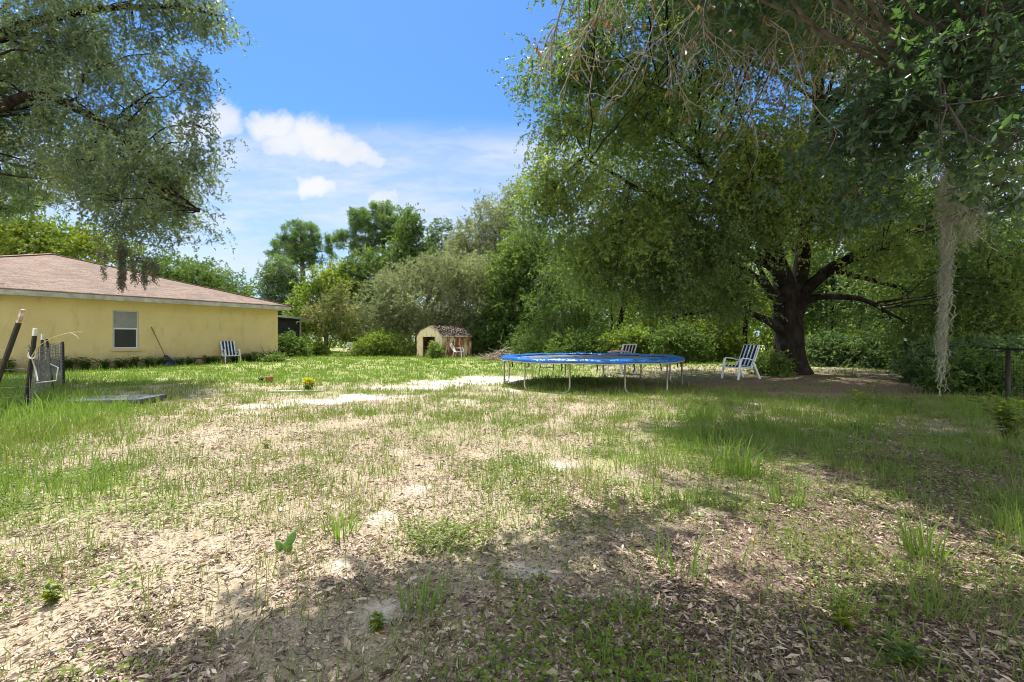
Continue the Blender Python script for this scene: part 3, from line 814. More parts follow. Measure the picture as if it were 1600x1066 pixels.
# ================================================================== trampoline
def build_trampoline():
    cx, cy, rad, ht = 2.05, 12.15, 2.28, .72
    zb = gzf(cx, cy)
    root = empty('trampoline', (cx, cy, zb), 0, 'big round trampoline with a glossy blue edge pad', 'trampoline')
    steel = plain('galvanised_steel', (.32, .31, .28), (.5, .48, .43), 14, .38, .5, .55)
    N = 96
    th = np.linspace(0, 2 * np.pi, N + 1)
    b = MB(); b.tube([(rad * math.cos(t), rad * math.sin(t), ht - .035) for t in th], .024, 8, caps=False); b.build('frame_ring', steel, root, True)
    # mat, slightly sagging and faded
    m, nt, out = new_mat('faded_mat'); f = noise(nt, 2.4, 5, .7); q = noise(nt, 120, 2)
    finish(nt, out, ramp(nt, f, [(.3, (.1, .105, .11)), (.7, (.2, .2, .2))]), .55, .4, 0, q, .1, .002)
    vs = [(0, 0, ht - .05)]; fs = []
    rs = [.5, 1.0, 1.4, 1.7, 1.98]
    for r in rs:
        for k in range(48):
            t = 2 * math.pi * k / 48; vs.append((r * math.cos(t), r * math.sin(t), ht - .015 - .035 * (1 - (r / 2) ** 2)))
    for k in range(48): fs.append((0, 1 + k, 1 + (k + 1) % 48))
    for j in range(len(rs) - 1):
        for k in range(48):
            a = 1 + j * 48 + k; c = 1 + j * 48 + (k + 1) % 48; fs.append((a, a + 48, c + 48, c))
    MB().add(vs, fs).build('mat', m, root, True)
    # blue vinyl pad: rumpled ring with a hanging skirt
    m, nt, out = new_mat('blue_vinyl'); f = noise(nt, 5, 4, .6); f2 = noise(nt, 17, 3, .6)
    c = ramp(nt, f, [(.25, (.006, .07, .27)), (.6, (.012, .135, .44)), (.85, (.06, .27, .6))])
    finish(nt, out, c, .24, .7, 0, math_(nt, 'ADD', f, math_(nt, 'MULTIPLY', f2, .5)), .7, .05)
    n = 160; prof = [(1.98, .0), (2.0, .018), (2.06, .028), (2.14, .034), (2.23, .032), (2.3, .018), (2.335, -.005), (2.335, -.03), (2.325, -.05)]
    vs = []
    for i in range(n):
        t = 2 * math.pi * i / n
        for j, (r, z) in enumerate(prof):
            k = math.sin(t * 23 + j) * .004 + math.sin(t * 41 + 2.3 * j) * .004 + math.sin(t * 9 + .4) * .004
            rr = r + (k * .8 if j > 4 else k)
            vs.append((rr * math.cos(t), rr * math.sin(t), ht + z + (k * (1.6 if j < 6 else 2.6))))
    K = len(prof); fs = []
    for i in range(n):
        for j in range(K - 1):
            a = i * K + j; b_ = ((i + 1) % n) * K + j; fs.append((a, b_, b_ + 1, a + 1))
    o = MB().add(vs, fs).build('edge_pad', m, root, True)
    s = o.modifiers.new('thickness', 'SOLIDIFY'); s.thickness = .008
    # grey lower hem of the pad
    b = MB(); b.tube([(2.333 * math.cos(t), 2.333 * math.sin(t), ht - .06 + .006 * math.sin(9 * t)) for t in th], .012, 6, caps=False)
    b.build('pad_hem', plain('grey_hem', (.34, .35, .37), (.48, .5, .52), 9), o, True)
    for k in range(12):
        t = 2 * math.pi * (k + .32) / 12
        x, y = rad * math.cos(t), rad * math.sin(t)
        gzl = gzf(cx + x, cy + y) - zb
        tx, ty = -math.sin(t), math.cos(t); sg = 1 if k % 2 else -1
        pts = [(x, y, ht - .04), (x, y, gzl + .13), (x + tx * .02 * sg, y + ty * .02 * sg, gzl + .06), (x + tx * .09 * sg, y + ty * .09 * sg, gzl + .015), (x + tx * .3 * sg, y + ty * .3 * sg, gzl + .005)]
        b = MB(); b.tube(pts, .021, 8); b.build('leg', steel, root, True)
    blk = plain('black_strap', (.015, .015, .015), (.03, .03, .03), 9)
    for k in range(18):
        t = 2 * math.pi * (k * 1.0 + .1 + .2 * random.random()) / 18
        x, y = 2.25 * math.cos(t), 2.25 * math.sin(t)
        L = random.uniform(.06, .2)
        b = MB(); b.bar([(x, y, ht - .05), (x + .01, y, ht - .1 - L * .5), (x + random.uniform(-.02, .02), y, ht - .1 - L)], .028, .006, up=(0, 1, 0)); b.build('pad_strap', blk, root)
    # ladder hooked on the far side of the rim
    ld = empty('ladder', (cx - .92, cy + 2.55, gzf(cx - .92, cy + 2.5)), R(18), 'two step steel ladder hooked on the trampoline rim', 'ladder')
    lm = plain('ladder_steel', (.12, .115, .1), (.2, .19, .17), 12, .5, .4, .3)
    for sx in (-1, 1):
        b = MB(); b.tube([(sx * .25, .16, -.01), (sx * .2, -.08, .64), (sx * .2, -.2, .7)], .018, 8); b.build('rail', lm, ld, True)
    for z, xx in ((.26, .23), (.53, .21)):
        b = MB(); b.bar([(-xx, .16 - z * .37, z), (xx, .16 - z * .37, z)], .06, .025); b.build('step', lm, ld)
    # faded pink pad on the far rim
    pk = MB(); pk.bar([(0, 0, 0), (.3, .02, .03), (.62, 0, .01)], .3, .05)
    o = pk.build('foam_pad', plain('pink_foam', (.42, .2, .22), (.55, .3, .32), 9), None, bevel=.015)
    o.location = (cx + .95, cy + 2.14, zb + ht + .07); tag(o, 'faded pink foam pad lying on the far rim of the trampoline', 'foam pad')
build_trampoline()

# ================================================================== shed
def build_shed():
    # front right corner nearest the camera
    cx, cy = -3.95, 25.9
    rz = R(-36)
    root = empty('shed', (cx, cy, gzf(cx, cy) - .02), rz, 'small rusty metal garden shed with its door missing', 'shed')
    def rust(name, base, amt):
        m, nt, out = new_mat(name)
        tc = nd(nt, 'ShaderNodeTexCoord').outputs['Object']
        st = noise(nt, 4.5, 6, .7, nd(nt, 'ShaderNodeMapping', {'Vector': tc, 'Scale': (1.6, 1.6, .3)}).outputs[0]); bl = noise(nt, 1.3, 4, .6, tc)
        f = sm(nt, math_(nt, 'ADD', math_(nt, 'MULTIPLY', st, .6), math_(nt, 'MULTIPLY', bl, .5)), amt, amt + .12)
        rc = ramp(nt, noise(nt, 14, 4, .6, tc), [(.3, (.13, .035, .022)), (.7, (.34, .11, .06))])
        c = mixc(nt, f, ramp(nt, bl, [(.3, base), (.7, tuple(k * 1.15 for k in base))]), rc)
        finish(nt, out, c, .7, .3, 0, st, .2, .01)
        return m
    cream = rust('cream_metal', (.7, .6, .4), .57); red = rust('rusted_metal', (.66, .54, .38), .47); rf = rust('rusted_roof', (.16, .13, .1), .6)
    Wd, D, hw, ha = 2.05, 2.5, 1.22, 1.82
    x0 = -Wd
    prof = [(0, hw), (-.32, 1.58), (-1.02, ha), (-1.73, 1.58), (x0, hw)]
    dx0, dx1, dh = -1.52, -.52, 1.24
    f = MB(); y0, y1 = 0, .03
    # side panels as shallow ribs
    def ribs(xa, xb, z0, z1):
        n = max(2, int(abs(xb - xa) / .14)); 
        for i in range(n):
            a = xa + (xb - xa) * i / n; b = xa + (xb - xa) * (i + 1) / n; f.box((a, y0 - (.012 if i % 2 else 0), z0), (b, y1, z1))
    ribs(x0, dx0, 0, hw); ribs(dx1, 0, 0, hw)
    P2 = [(x, z) for x, z in prof]
    vs = [(x, y0 - .006, z) for x, z in P2] + [(x, y1, z) for x, z in P2]
    f.add(vs, [(4, 3, 2, 1, 0), (5, 6, 7, 8, 9), (0, 1, 6, 5), (1, 2, 7, 6), (2, 3, 8, 7), (3, 4, 9, 8), (4, 0, 5, 9)])
    f.box((dx0, y0 - .02, dh - .02), (dx1, y0 - .007, dh + .06)).box((dx0 - .05, y0 - .03, 0), (dx0, y0 - .013, dh + .06)).box((dx1, y0 - .03, 0), (dx1 + .05, y0 - .013, dh + .06))
    f.build('front_wall', cream, root)
    s = MB(); s2 = MB(); n = 16
    for i in range(n):
        a = y1 + (D - y1) * i / n; b = y1 + (D - y1) * (i + 1) / n; o_ = .02 if i % 2 else 0
        s.box((-.03, a, 0), (o_, b, hw)); s2.box((x0 - o_, a, 0), (x0 + .03, b, hw))
    s.build('side_wall', red, root); s2.build('side_wall', red, root)
    vs = [(x, D - .03, z) for x, z in P2] + [(0, D - .03, 0), (x0, D - .03, 0)]
    vs2 = [(x, D, z) for x, _, z in vs]
    k = 7; order = [5, 0, 1, 2, 3, 4, 6]
    w = MB(); w.add([vs[i] for i in order] + [vs2[i] for i in order], [tuple(range(k)), tuple(range(k, 2 * k))[::-1]] + [(i, (i + 1) % k, (i + 1) % k + k, i + k) for i in range(k)]); w.build('back_wall', red, root)
    fl = MB(); fl.box((x0 + .03, y1, -.02), (-.03, D - .03, .03)); fl.build('floor', plain('dirt_floor', (.04, .03, .025), (.07, .06, .05), 8), root)
    r = MB(); pr = [(.07, hw - .04)] + prof[1:4] + [(x0 - .07, hw - .04)]
    for i in range(4):
        (xa, za), (xb, zb) = pr[i], pr[i + 1]
        r.add([(xa, -.06, za + .012), (xa, D + .06, za + .012), (xb, D + .06, zb + .012), (xb, -.06, zb + .012), (xa, -.06, za + .035), (xa, D + .06, za + .035), (xb, D + .06, zb + .035), (xb, -.06, zb + .035)],
              [(0, 3, 2, 1), (4, 5, 6, 7), (0, 1, 5, 4), (1, 2, 6, 5), (2, 3, 7, 6), (3, 0, 4, 7)])
    r.build('roof', rf, root)
    # clutter heap inside: dark leaning sticks
    # leaves on the roof
    N = 1500; t = RNG.random(N)
    xx = np.where(t < .4, -.32 * RNG.random(N), -.32 - 1.1 * RNG.random(N)); zz = np.interp(-xx, [0, .32, 1.02, 1.73], [hw, 1.58, ha, 1.58]) + .04
    pos = np.stack([xx, D * RNG.random(N), zz + .03 * RNG.random(N)], 1)
    c_, s_ = math.cos(rz), math.sin(rz)
    pw = np.stack([cx + pos[:, 0] * c_ - pos[:, 1] * s_, cy + pos[:, 0] * s_ + pos[:, 1] * c_, pos[:, 2] + gzf(cx, cy) - .02], 1)
    an = RNG.uniform(0, 6.28, N)
    me = leaves_mesh('fallen_leaves', pw, np.stack([np.cos(an), np.sin(an), RNG.normal(size=N) * .4], 1), .1, .06, RNG.random(N) ** 1.5, .2)
    tag(link('fallen_leaves', me, leaf_mat('roof_leaf', [(0, (.03, .022, .016)), (.6, (.14, .1, .08)), (1, (.4, .33, .26))], .1)), 'dry leaves piled on the roof of the rusty shed', 'leaves', kind='stuff')
build_shed()

# ================================================================== brush pile
def build_brush():
    c = np.array([-.55, 23.6]); paths = []
    for i in range(230):
        a = random.uniform(0, 6.28); rr = random.random() ** .6
        x = c[0] + 1.0 * rr * math.cos(a); y = c[1] + .8 * rr * math.sin(a)
        z = gzf(x, y) + .02 + .62 * (1 - rr) * random.random()
        L = random.uniform(.4, 1.3); az = random.uniform(0, 6.28); el = random.gauss(.1, .3)
        d = np.array([math.cos(az) * math.cos(el), math.sin(az) * math.cos(el), math.sin(el)])
        t = np.linspace(-.5, .5, 5)[:, None] * L
        pts = np.array([x, y, z]) + d * t + RNG.normal(size=(5, 3)) * .03
        pts[:, 2] = np.maximum(pts[:, 2], gz(pts[:, 0], pts[:, 1]) + .01)
        paths.append((pts, np.linspace(1, .5, 5) * random.uniform(.008, .026)))
    v, f = multi_tube(paths, 5)
    tag(link('brush_pile', np_mesh('brush_pile', v, f, True), bark_mat('dry_branch', (.22, .17, .12), (.48, .41, .33), 16)), 'pile of grey dry branches on the grass beyond the trampoline', 'brush pile')
build_brush()

# ================================================================== small things on the lawn
def build_small():
    # dark flat slab in the long grass
    b = MB(); b.box((-.72, -.36, 0), (.72, .36, .08))
    m, nt, out = new_mat('weathered_slab'); f = noise(nt, 5, 5, .7)
    finish(nt, out, ramp(nt, f, [(.3, (.06, .065, .07)), (.7, (.13, .135, .14))]), .7, .3, 0, f, .2, .01)
    o = b.build('flat_slab', m, None, bevel=.012); g = G(168, 632)
    o.location = (g[0], g[1] + .15, g[2] + .03); o.rotation_euler = (R(1), R(-1.2), R(4)); tag(o, 'dark grey flat slab lying in the long grass by the fence', 'slab')
    # leaf rake by the wall
    bx, by = on_wall(-4.8, .42)
    rr = empty('leaf_rake', (bx, by, gzf(bx, by)), math.atan2(.837, .548), 'navy plastic leaf rake leaning on the yellow house wall', 'rake')
    q = MB(); q.tube([(-.12, .16, .42), (-.52, .395, 1.62)], .016, 8); q.build('handle', plain('wood_handle', (.16, .1, .06), (.26, .17, .1), 12), rr, True)
    vs = [(-.16, .13, .47), (-.08, .13, .47), (.32, 0, .06), (.2, -.02, .01), (-.2, -.02, .03), (-.3, 0, .1)]
    k = 6; v2 = [(x, y + .03, z) for x, y, z in vs]
    q = MB(); q.add(vs + v2, [tuple(range(k))[::-1], tuple(range(k, 2 * k))] + [(i, (i + 1) % k, (i + 1) % k + k, i + k) for i in range(k)])
    hd = q.build('rake_head', plain('navy_plastic', (.012, .02, .05), (.022, .034, .075), 12, .4, .4), rr)
    for t in np.linspace(0, 1, 9):
        a = np.array([-.12, .115, .44]); e = np.array([-.28 + .58 * t, -.02, .06 - .02 * t]); 
    q = MB()
    for t in np.linspace(.06, .94, 9):
        a = np.array([-.13 + .02 * t, .12, .44]); e = np.array([-.28 + .58 * t, -.02, .07 - .03 * math.sin(3.14 * t)])
        q.tube([a, e], .008, 5)
    q.build('tine', plain('navy_rib', (.016, .025, .06), (.03, .045, .09), 12, .4, .4), hd)
    q = MB(); q.box((-.1, .035, .2), (0, .045, .27)); lb = q.build('sticker', plain('pale_sticker', (.5, .54, .6), (.6, .64, .7), 9), hd); lb.rotation_euler = (R(-18), 0, 0)
    lb.location = (0, -.02, .03)
    # dark hoop half hidden by the wall
    hx, hy = on_wall(-3.75, .5)
    q = MB(); q.tube([(.21 * math.cos(t), 0, .06 + .21 * math.sin(t)) for t in np.linspace(0, 2 * math.pi, 33)], .028, 8, caps=False)
    o = q.build('rubber_hoop', plain('black_rubber', (.02, .02, .02), (.05, .05, .045), 9), None, True); o.location = (hx, hy, gzf(hx, hy)); o.rotation_euler = (R(-12), 0, R(50)); tag(o, 'black rubber hoop half sunk in the weeds at the house wall', 'hoop')
    # clay pot
    g = G(421, 598)
    pot = empty('flower_pot', g, 0, 'small terracotta pot standing on the lawn', 'flower pot')
    tm = plain('terracotta', (.3, .12, .06), (.42, .19, .1), 9, .8)
    n = 20; pr = [(.0, .0), (.065, 0), (.092, .13), (.105, .13), (.108, .175), (.095, .175), (.085, .12), (0, .1)]
    vs = []; fs = []
    for i in range(n):
        t = 2 * math.pi * i / n
        vs += [(r * math.cos(t), r * math.sin(t), z) for r, z in pr]
    K = len(pr)
    for i in range(n):
        for j in range(K - 1):
            a = i * K + j; b_ = ((i + 1) % n) * K + j; fs.append((a, b_, b_ + 1, a + 1))
    MB().add(vs, fs).build('pot', tm, pot, True)
    q = MB(); q.add([(.084 * math.cos(t), .084 * math.sin(t), .125) for t in np.linspace(0, 6.28, 17)[:-1]], [tuple(range(16))]); q.build('soil', plain('potting_soil', (.05, .035, .025), (.1, .07, .05), 20), pot)
    # yellow flowering plant
    g = G(482, 612)
    fl = empty('yellow_flower', g, 0, 'small potted plant with a yellow flower head on the lawn', 'flower')
    stems = [(np.array([[0, 0, 0], [.02 * math.cos(a), .02 * math.sin(a), .1], [.07 * math.cos(a), .07 * math.sin(a), .24]]), np.array([.006, .005, .004])) for a in np.linspace(0, 5.5, 6)]
    stems.append((np.array([[0, 0, 0], [.0, .01, .25], [.01, 0, .42]]), np.array([.006, .005, .003])))
    v, f = multi_tube(stems, 6); link('stem', np_mesh('stem', v, f, True), plain('green_stem', (.08, .13, .03), (.12, .18, .05), 9), fl)
    N = 260; d = norm(RNG.normal(size=(N, 3)) + np.array([0, 0, .3])); p = np.array([0, 0, .24]) + d * np.array([.1, .1, .06]) * RNG.random((N, 1)) ** .4
    link('blossom', leaves_mesh('blossom', p, d, .05, .035, RNG.random(N)), leaf_mat('yellow_petal', [(0, (.5, .45, .03)), (.6, (.66, .62, .06)), (1, (.5, .58, .1))], .3), fl)
    N = 90; d = norm(RNG.normal(size=(N, 3)) + np.array([0, 0, -.6])); p = np.array([0, 0, .17]) + d * .07 * RNG.random((N, 1)) ** .4
    link('leaf', leaves_mesh('leaf', p, d, .09, .03, RNG.random(N)), LEAF_MID, fl)
    # white pipe on the sand
    a = G(418, 613.5); b_ = G(505, 612)
    q = MB(); q.tube([a + np.array([0, 0, .02]), (a + b_) / 2 + np.array([0, 0, .022]), b_ + np.array([0, 0, .02])], .022, 8); o = q.build('white_pipe', plain('white_pipe_plastic', (.6, .57, .5), (.74, .72, .66), 8, .5), None, True); tag(o, 'thin white pipe lying flat on the sandy lawn', 'pipe')
    # little dusty plant beside the pot
    g = G(408, 598)
    make_weed('potted_seedling', 'little grey green seedling beside the terracotta pot', g, 14, .16, .07, .03, LEAF_GREY)
    # prickly pear pads in the foreground
    pp = empty('prickly_pear', G(449, 862), R(10), 'two stacked green prickly pear pads in the bare litter', 'cactus')
    cm = plain('cactus_skin', (.09, .2, .035), (.15, .28, .05), 60, .5, .4, 0, .5)
    def pad(c, rx, rz_, tilt, name='pad'):
        n, k = 18, 9; vs = []; fs = []
        for i in range(k + 1):
            ph = math.pi * i / k
            for j in range(n):
                t = 2 * math.pi * j / n
                vs.append((rx * math.sin(ph) * math.cos(t) * (1 - .18 * math.cos(ph) * -1), .011 * math.sin(ph) * math.sin(t), -rz_ * math.cos(ph)))
        for i in range(k):
            for j in range(n):
                fs.append((i * n + j, i * n + (j + 1) % n, (i + 1) * n + (j + 1) % n, (i + 1) * n + j))
        o = MB().add(vs, fs).build(name, cm, pp, True); o.location = c; o.rotation_euler = (0, tilt, R(15)); return o
    pad((0, 0, .028), .024, .034, R(-18)); pad((.022, 0, .075), .022, .04, R(22)); pad((-.05, .02, .03), .018, .034, R(-25))
def make_weed(name, label, g, nst, h, L, W, mat, group=None, spread=.6, cat='plant', per=9):
    """upright leafy stems from one foot"""
    r = empty(name, g, RNG.uniform(0, 6), label, cat, group)
    paths = []; lp = []; ld = []
    for i in range(nst):
        a = RNG.uniform(0, 6.28); hh = h * RNG.uniform(.5, 1.05); le = spread * RNG.uniform(.2, 1)
        e = np.array([math.cos(a) * le * hh, math.sin(a) * le * hh, hh]); m = e * np.array([.35, .35, .6])
        b0 = np.array([math.cos(a), math.sin(a), 0]) * .02 * RNG.random()
        paths.append((smooth_path([b0, m, e], 4), np.linspace(.006, .002, 9) * (h / .5) ** .5))
        for t in np.linspace(.15, 1, per):
            c = m * (2 * t) if t < .5 else m + (e - m) * (2 * t - 1)
            for s in (0, math.pi):
                a2 = RNG.uniform(0, 6.28) + s
                lp.append(c); ld.append((math.cos(a2), math.sin(a2), RNG.uniform(-.1, .6)))
    v, f = multi_tube(paths, 5); link('stem', np_mesh('stem', v, f, True), STEM, r)
    lp = np.array(lp); ld = np.array(ld); N = len(lp)
    link('foliage', leaves_mesh('foliage', lp, ld, L * RNG.uniform(.6, 1.2, N), W * RNG.uniform(.7, 1.2, N), RNG.random(N), .18, nrm=np.tile(np.array([0, 0, 1.]), (N, 1)) + RNG.normal(size=(N, 3)) * .3), mat, r)
    return r
STEM = plain('weed_stem', (.1, .13, .05), (.16, .18, .08), 9)
build_small()

# ================================================================== fences
def build_fences():
    rust_top = plain('rusty_white_tip', (.3, .13, .07), (.7, .62, .55), 14, .7); tip = plain('white_tip', (.62, .62, .6), (.75, .75, .72), 8)
    iron = plain('dark_post_iron', (.02, .019, .017), (.06, .05, .04), 14, .7)
    wire = plain('galvanised_wire', (.13, .13, .115), (.24, .235, .21), 20, .6, .3, .2)
    p0 = np.array([-8.6, 6.9]); 
    root = empty('wire_fence', (p0[0], p0[1], gzf(*p0)), 0, 'broken wire fence with a leaning rusty topped post by tall grass', 'fence')
    o = root.location
    def post(foot, top, w, tipm, tl, label=None):
        a = np.array(foot) - np.array(o); b = np.array(top) - np.array(o); d = norm(b - a); k = b - d * tl
        m = MB(); m.bar([a, k], w, w * .55); m.bar([a + np.array([0, w * .5, 0]), k + np.array([0, w * .5, 0])], w * .25, w * .8)
        q = m.build('post', iron, root)
        if label: q['label'] = label
        t = MB(); t.bar([k + d * .001, b], w * 1.06, w * .62); t.build('post_tip', tipm, q)
    A = P(36, 484, 6.6); post((P(-6, 600, 6.6)), A, .05, rust_top, .2, 'leaning dark post with a rusty peeling top')
    B = P(55, 513, 7.8); post((B[0] - .18, B[1], 0), B, .05, tip, .13)
    Cc = P(66, 522, 9.2); post((Cc[0] - .04, Cc[1], 0), Cc, .035, tip, .12)
    D = P(73, 530, 10.2); post((D[0] + .14, D[1], .0), D, .035, iron, .05)
    E = P(98, 534, 11.6); post((E[0] + .02, E[1], .0), E, .04, iron, .05)
    w = MB()
    def panel(a, b, h0, h1, sag, nx, nz, r=.004):
        for j in range(nz + 1):
            pts = []
            for i in range(9):
                t = i / 8; x = a[0] + (b[0] - a[0]) * t; y = a[1] + (b[1] - a[1]) * t
                z = gzf(x, y) + .05 + (h0 + (h1 - h0) * t) * j / nz - sag * math.sin(math.pi * t) * (j / nz) + .02 * math.sin(7 * t + j)
                pts.append(np.array([x, y + .03 * math.sin(5 * t + j * .4), z]) - np.array(o))
            w.tube(pts, r, 4, caps=False)
        for i in range(nx + 1):
            t = i / nx; x = a[0] + (b[0] - a[0]) * t; y = a[1] + (b[1] - a[1]) * t
            zt = gzf(x, y) + .05 + (h0 + (h1 - h0) * t) - sag * math.sin(math.pi * t)
            w.tube([np.array([x, y, gzf(x, y)]) - np.array(o), np.array([x + .02 * math.sin(i), y, zt]) - np.array(o)], r, 4, caps=False)
    panel((-9.2, 5.2), (B[0] - .1, B[1]), 1.15, 1.0, .12, 7, 6)
    panel((B[0] - .1, B[1]), (Cc[0], Cc[1]), 1.05, 1.0, .06, 14, 10, .005)
    panel((Cc[0], Cc[1]), (D[0] + .1, D[1]), 1.0, 1.0, .05, 14, 12, .005)
    panel((D[0], D[1]), (E[0], E[1]), 1.05, 1.05, .03, 18, 14, .005)
    panel((E[0], E[1]), (E[0] - 1.6, E[1] + 1.1), 1.05, 1.05, .03, 14, 12, .005)
    w.build('wire_mesh', wire, root)
    # pale hook and loose wire at the second post
    hk = MB(); c = P(50, 556, 7.6) - np.array(o)
    pts = [c + np.array([-.06, 0, .06])] + [c + .06 * np.array([math.cos(t), 0, math.sin(t) * .8]) for t in np.linspace(math.pi, 2 * math.pi, 7)] + [c + np.array([.06, 0, .1])]
    hk.tube(pts, .014, 6); hk.tube([c + np.array([0, 0, -.05]), c + np.array([.03, .02, -.2]), c + np.array([.07, .02, -.42])], .011, 6)
    hk.tube([c + np.array([.05, .02, -.45]), c + np.array([.3, .1, -.42]), c + np.array([.33, .1, -.2]), c + np.array([.2, .1, -.14])], .009, 6)
    hk.build('gate_hook', plain('pale_hook', (.4, .4, .36), (.55, .55, .5), 10), root, True)
    # right side fence, dark with a top rail
    p1 = np.array([9.85, 9.15]); r2 = empty('wire_fence', (p1[0], p1[1], gzf(*p1)), 0, 'dark chain link fence overgrown with shrubs at the right edge', 'fence')
    o = r2.location
    root_ = r2
    def post2(x, y, h, w_, tipm=None, wob_=0):
        g_ = gzf(x, y); a = np.array([x, y, g_ - .05]) - np.array(o); b = np.array([x + wob_, y, g_ + h]) - np.array(o)
        m = MB(); m.tube([a, b], w_, 8); q = m.build('post', iron, r2, True)
        if tipm is not None:
            t = MB(); t.tube([b + np.array([0, 0, .001]), b + np.array([0, 0, .1])], w_ * 1.05, 8); t.build('post_tip', tipm, q, True)
    post2(9.85, 9.15, 1.02, .035); post2(12.75, 14.9, 1.1, .028, tip, -.03); post2(11.3, 12.0, 1.02, .028); post2(8.6, 6.6, 1.02, .03)
    w = MB()
    for a, b in (((8.6, 6.6), (9.85, 9.15)), ((9.85, 9.15), (11.3, 12.0)), ((11.3, 12.0), (12.75, 14.9))):
        panel(a, b, .95, .95, 0, 26, 16, .003)
        w.tube([np.array([a[0], a[1], gzf(*a) + 1.01]) - np.array(o), np.array([b[0], b[1], gzf(*b) + 1.01]) - np.array(o)], .02, 6)
    w.build('wire_mesh', plain('dark_wire', (.02, .022, .018), (.045, .048, .04), 20, .8, .1), r2)
build_fences()

# neighbour's white building, only a sliver seen at the right edge
def build_neighbour():
    x, y = 25.3, 22.3
    r = empty('building', (x, y, gzf(x, y)), R(-50), 'white building wall glimpsed beyond the shrubs at the far edge', 'building')
    m, nt, out = new_mat('white_siding'); z = nd(nt, 'ShaderNodeSeparateXYZ', {0: nd(nt, 'ShaderNodeTexCoord').outputs['Object']}).outputs[2]
    finish(nt, out, (.68, .72, .75), .6, .3, 0, math_(nt, 'FRACT', math_(nt, 'MULTIPLY', z, 6)), .5, .02)
    MB().box((0, 0, 0), (6, 5, 2.4)).build('wall', m, r)
    q = MB(); q.add([(-.3, -.3, 2.4), (6.3, -.3, 2.4), (6.3, 5.3, 2.4), (-.3, 5.3, 2.4), (-.3, 2.5, 3.5), (6.3, 2.5, 3.5)], [(0, 1, 5, 4), (2, 3, 4, 5), (1, 2, 5), (3, 0, 4), (3, 2, 1, 0)]); q.build('roof', plain('grey_roof', (.2, .2, .2), (.3, .3, .3), 6), r)
build_neighbour()
# ================================================================== trees
def T(u, v, Y, r):
    p = P(u, v, Y); return (p[0], p[1], p[2], r)
def foot(u, Y, r, dz=-.05):
    x = (u - 800) / F * Y; return (x, Y, gzf(x, Y) + dz, r)

def pom_tree(name, label, trunks, poms, barkm, group=None, seed=1, L=.38):
    """long-needled pine: bare limbs carrying round needle tufts"""
    base = np.array(trunks[0][0][:3]); root = empty(name, base, 0, label, 'tree', group)
    paths = []; sp = []; sr = []
    for i, tr in enumerate(trunks):
        q = smooth_path(tr, 8); pts = wob(q[:, :3], .12, seed + i); pts[0] = q[0, :3]; paths.append((pts, q[:, 3])); sp.append(pts[3:]); sr.append(q[3:, 3])
    sp = np.concatenate(sp); sr = np.concatenate(sr)
    p, o = clumps(poms[0], poms[1], .2, .8, seed, .25)
    lim = branches_to(p[::4], sp, sr, .4, .02, .25, seed)
    lp_ = np.concatenate([l[0][3:] for l in lim])
    for q in p:
        k = int(np.argmin(np.linalg.norm(lp_ - q, axis=1))); paths.append((np.array([lp_[k], (lp_[k] + q) / 2 + RNG.normal(size=3) * .08, q]), np.array([.03, .022, .014])))
    n = 110; N = len(p) * n
    d = norm(RNG.normal(size=(N, 3)) + np.repeat(o, n, 0) * .35 + np.array([0, 0, .35]))
    c = np.repeat(p, n, 0) + d * RNG.random((N, 1)) * .16 + RNG.normal(size=(N, 3)) * .1
    tint = np.repeat(RNG.random(len(p)), n) * .5 + RNG.random(N) * .5
    v, f = multi_tube(paths + lim, 7)
    link('trunk', np_mesh('trunk', v - base, f, True), barkm, root)
    link('crown', leaves_mesh('crown', c - base, d, L * RNG.uniform(.7, 1.2, N), .05, tint, .1), LEAF_PINE, root)

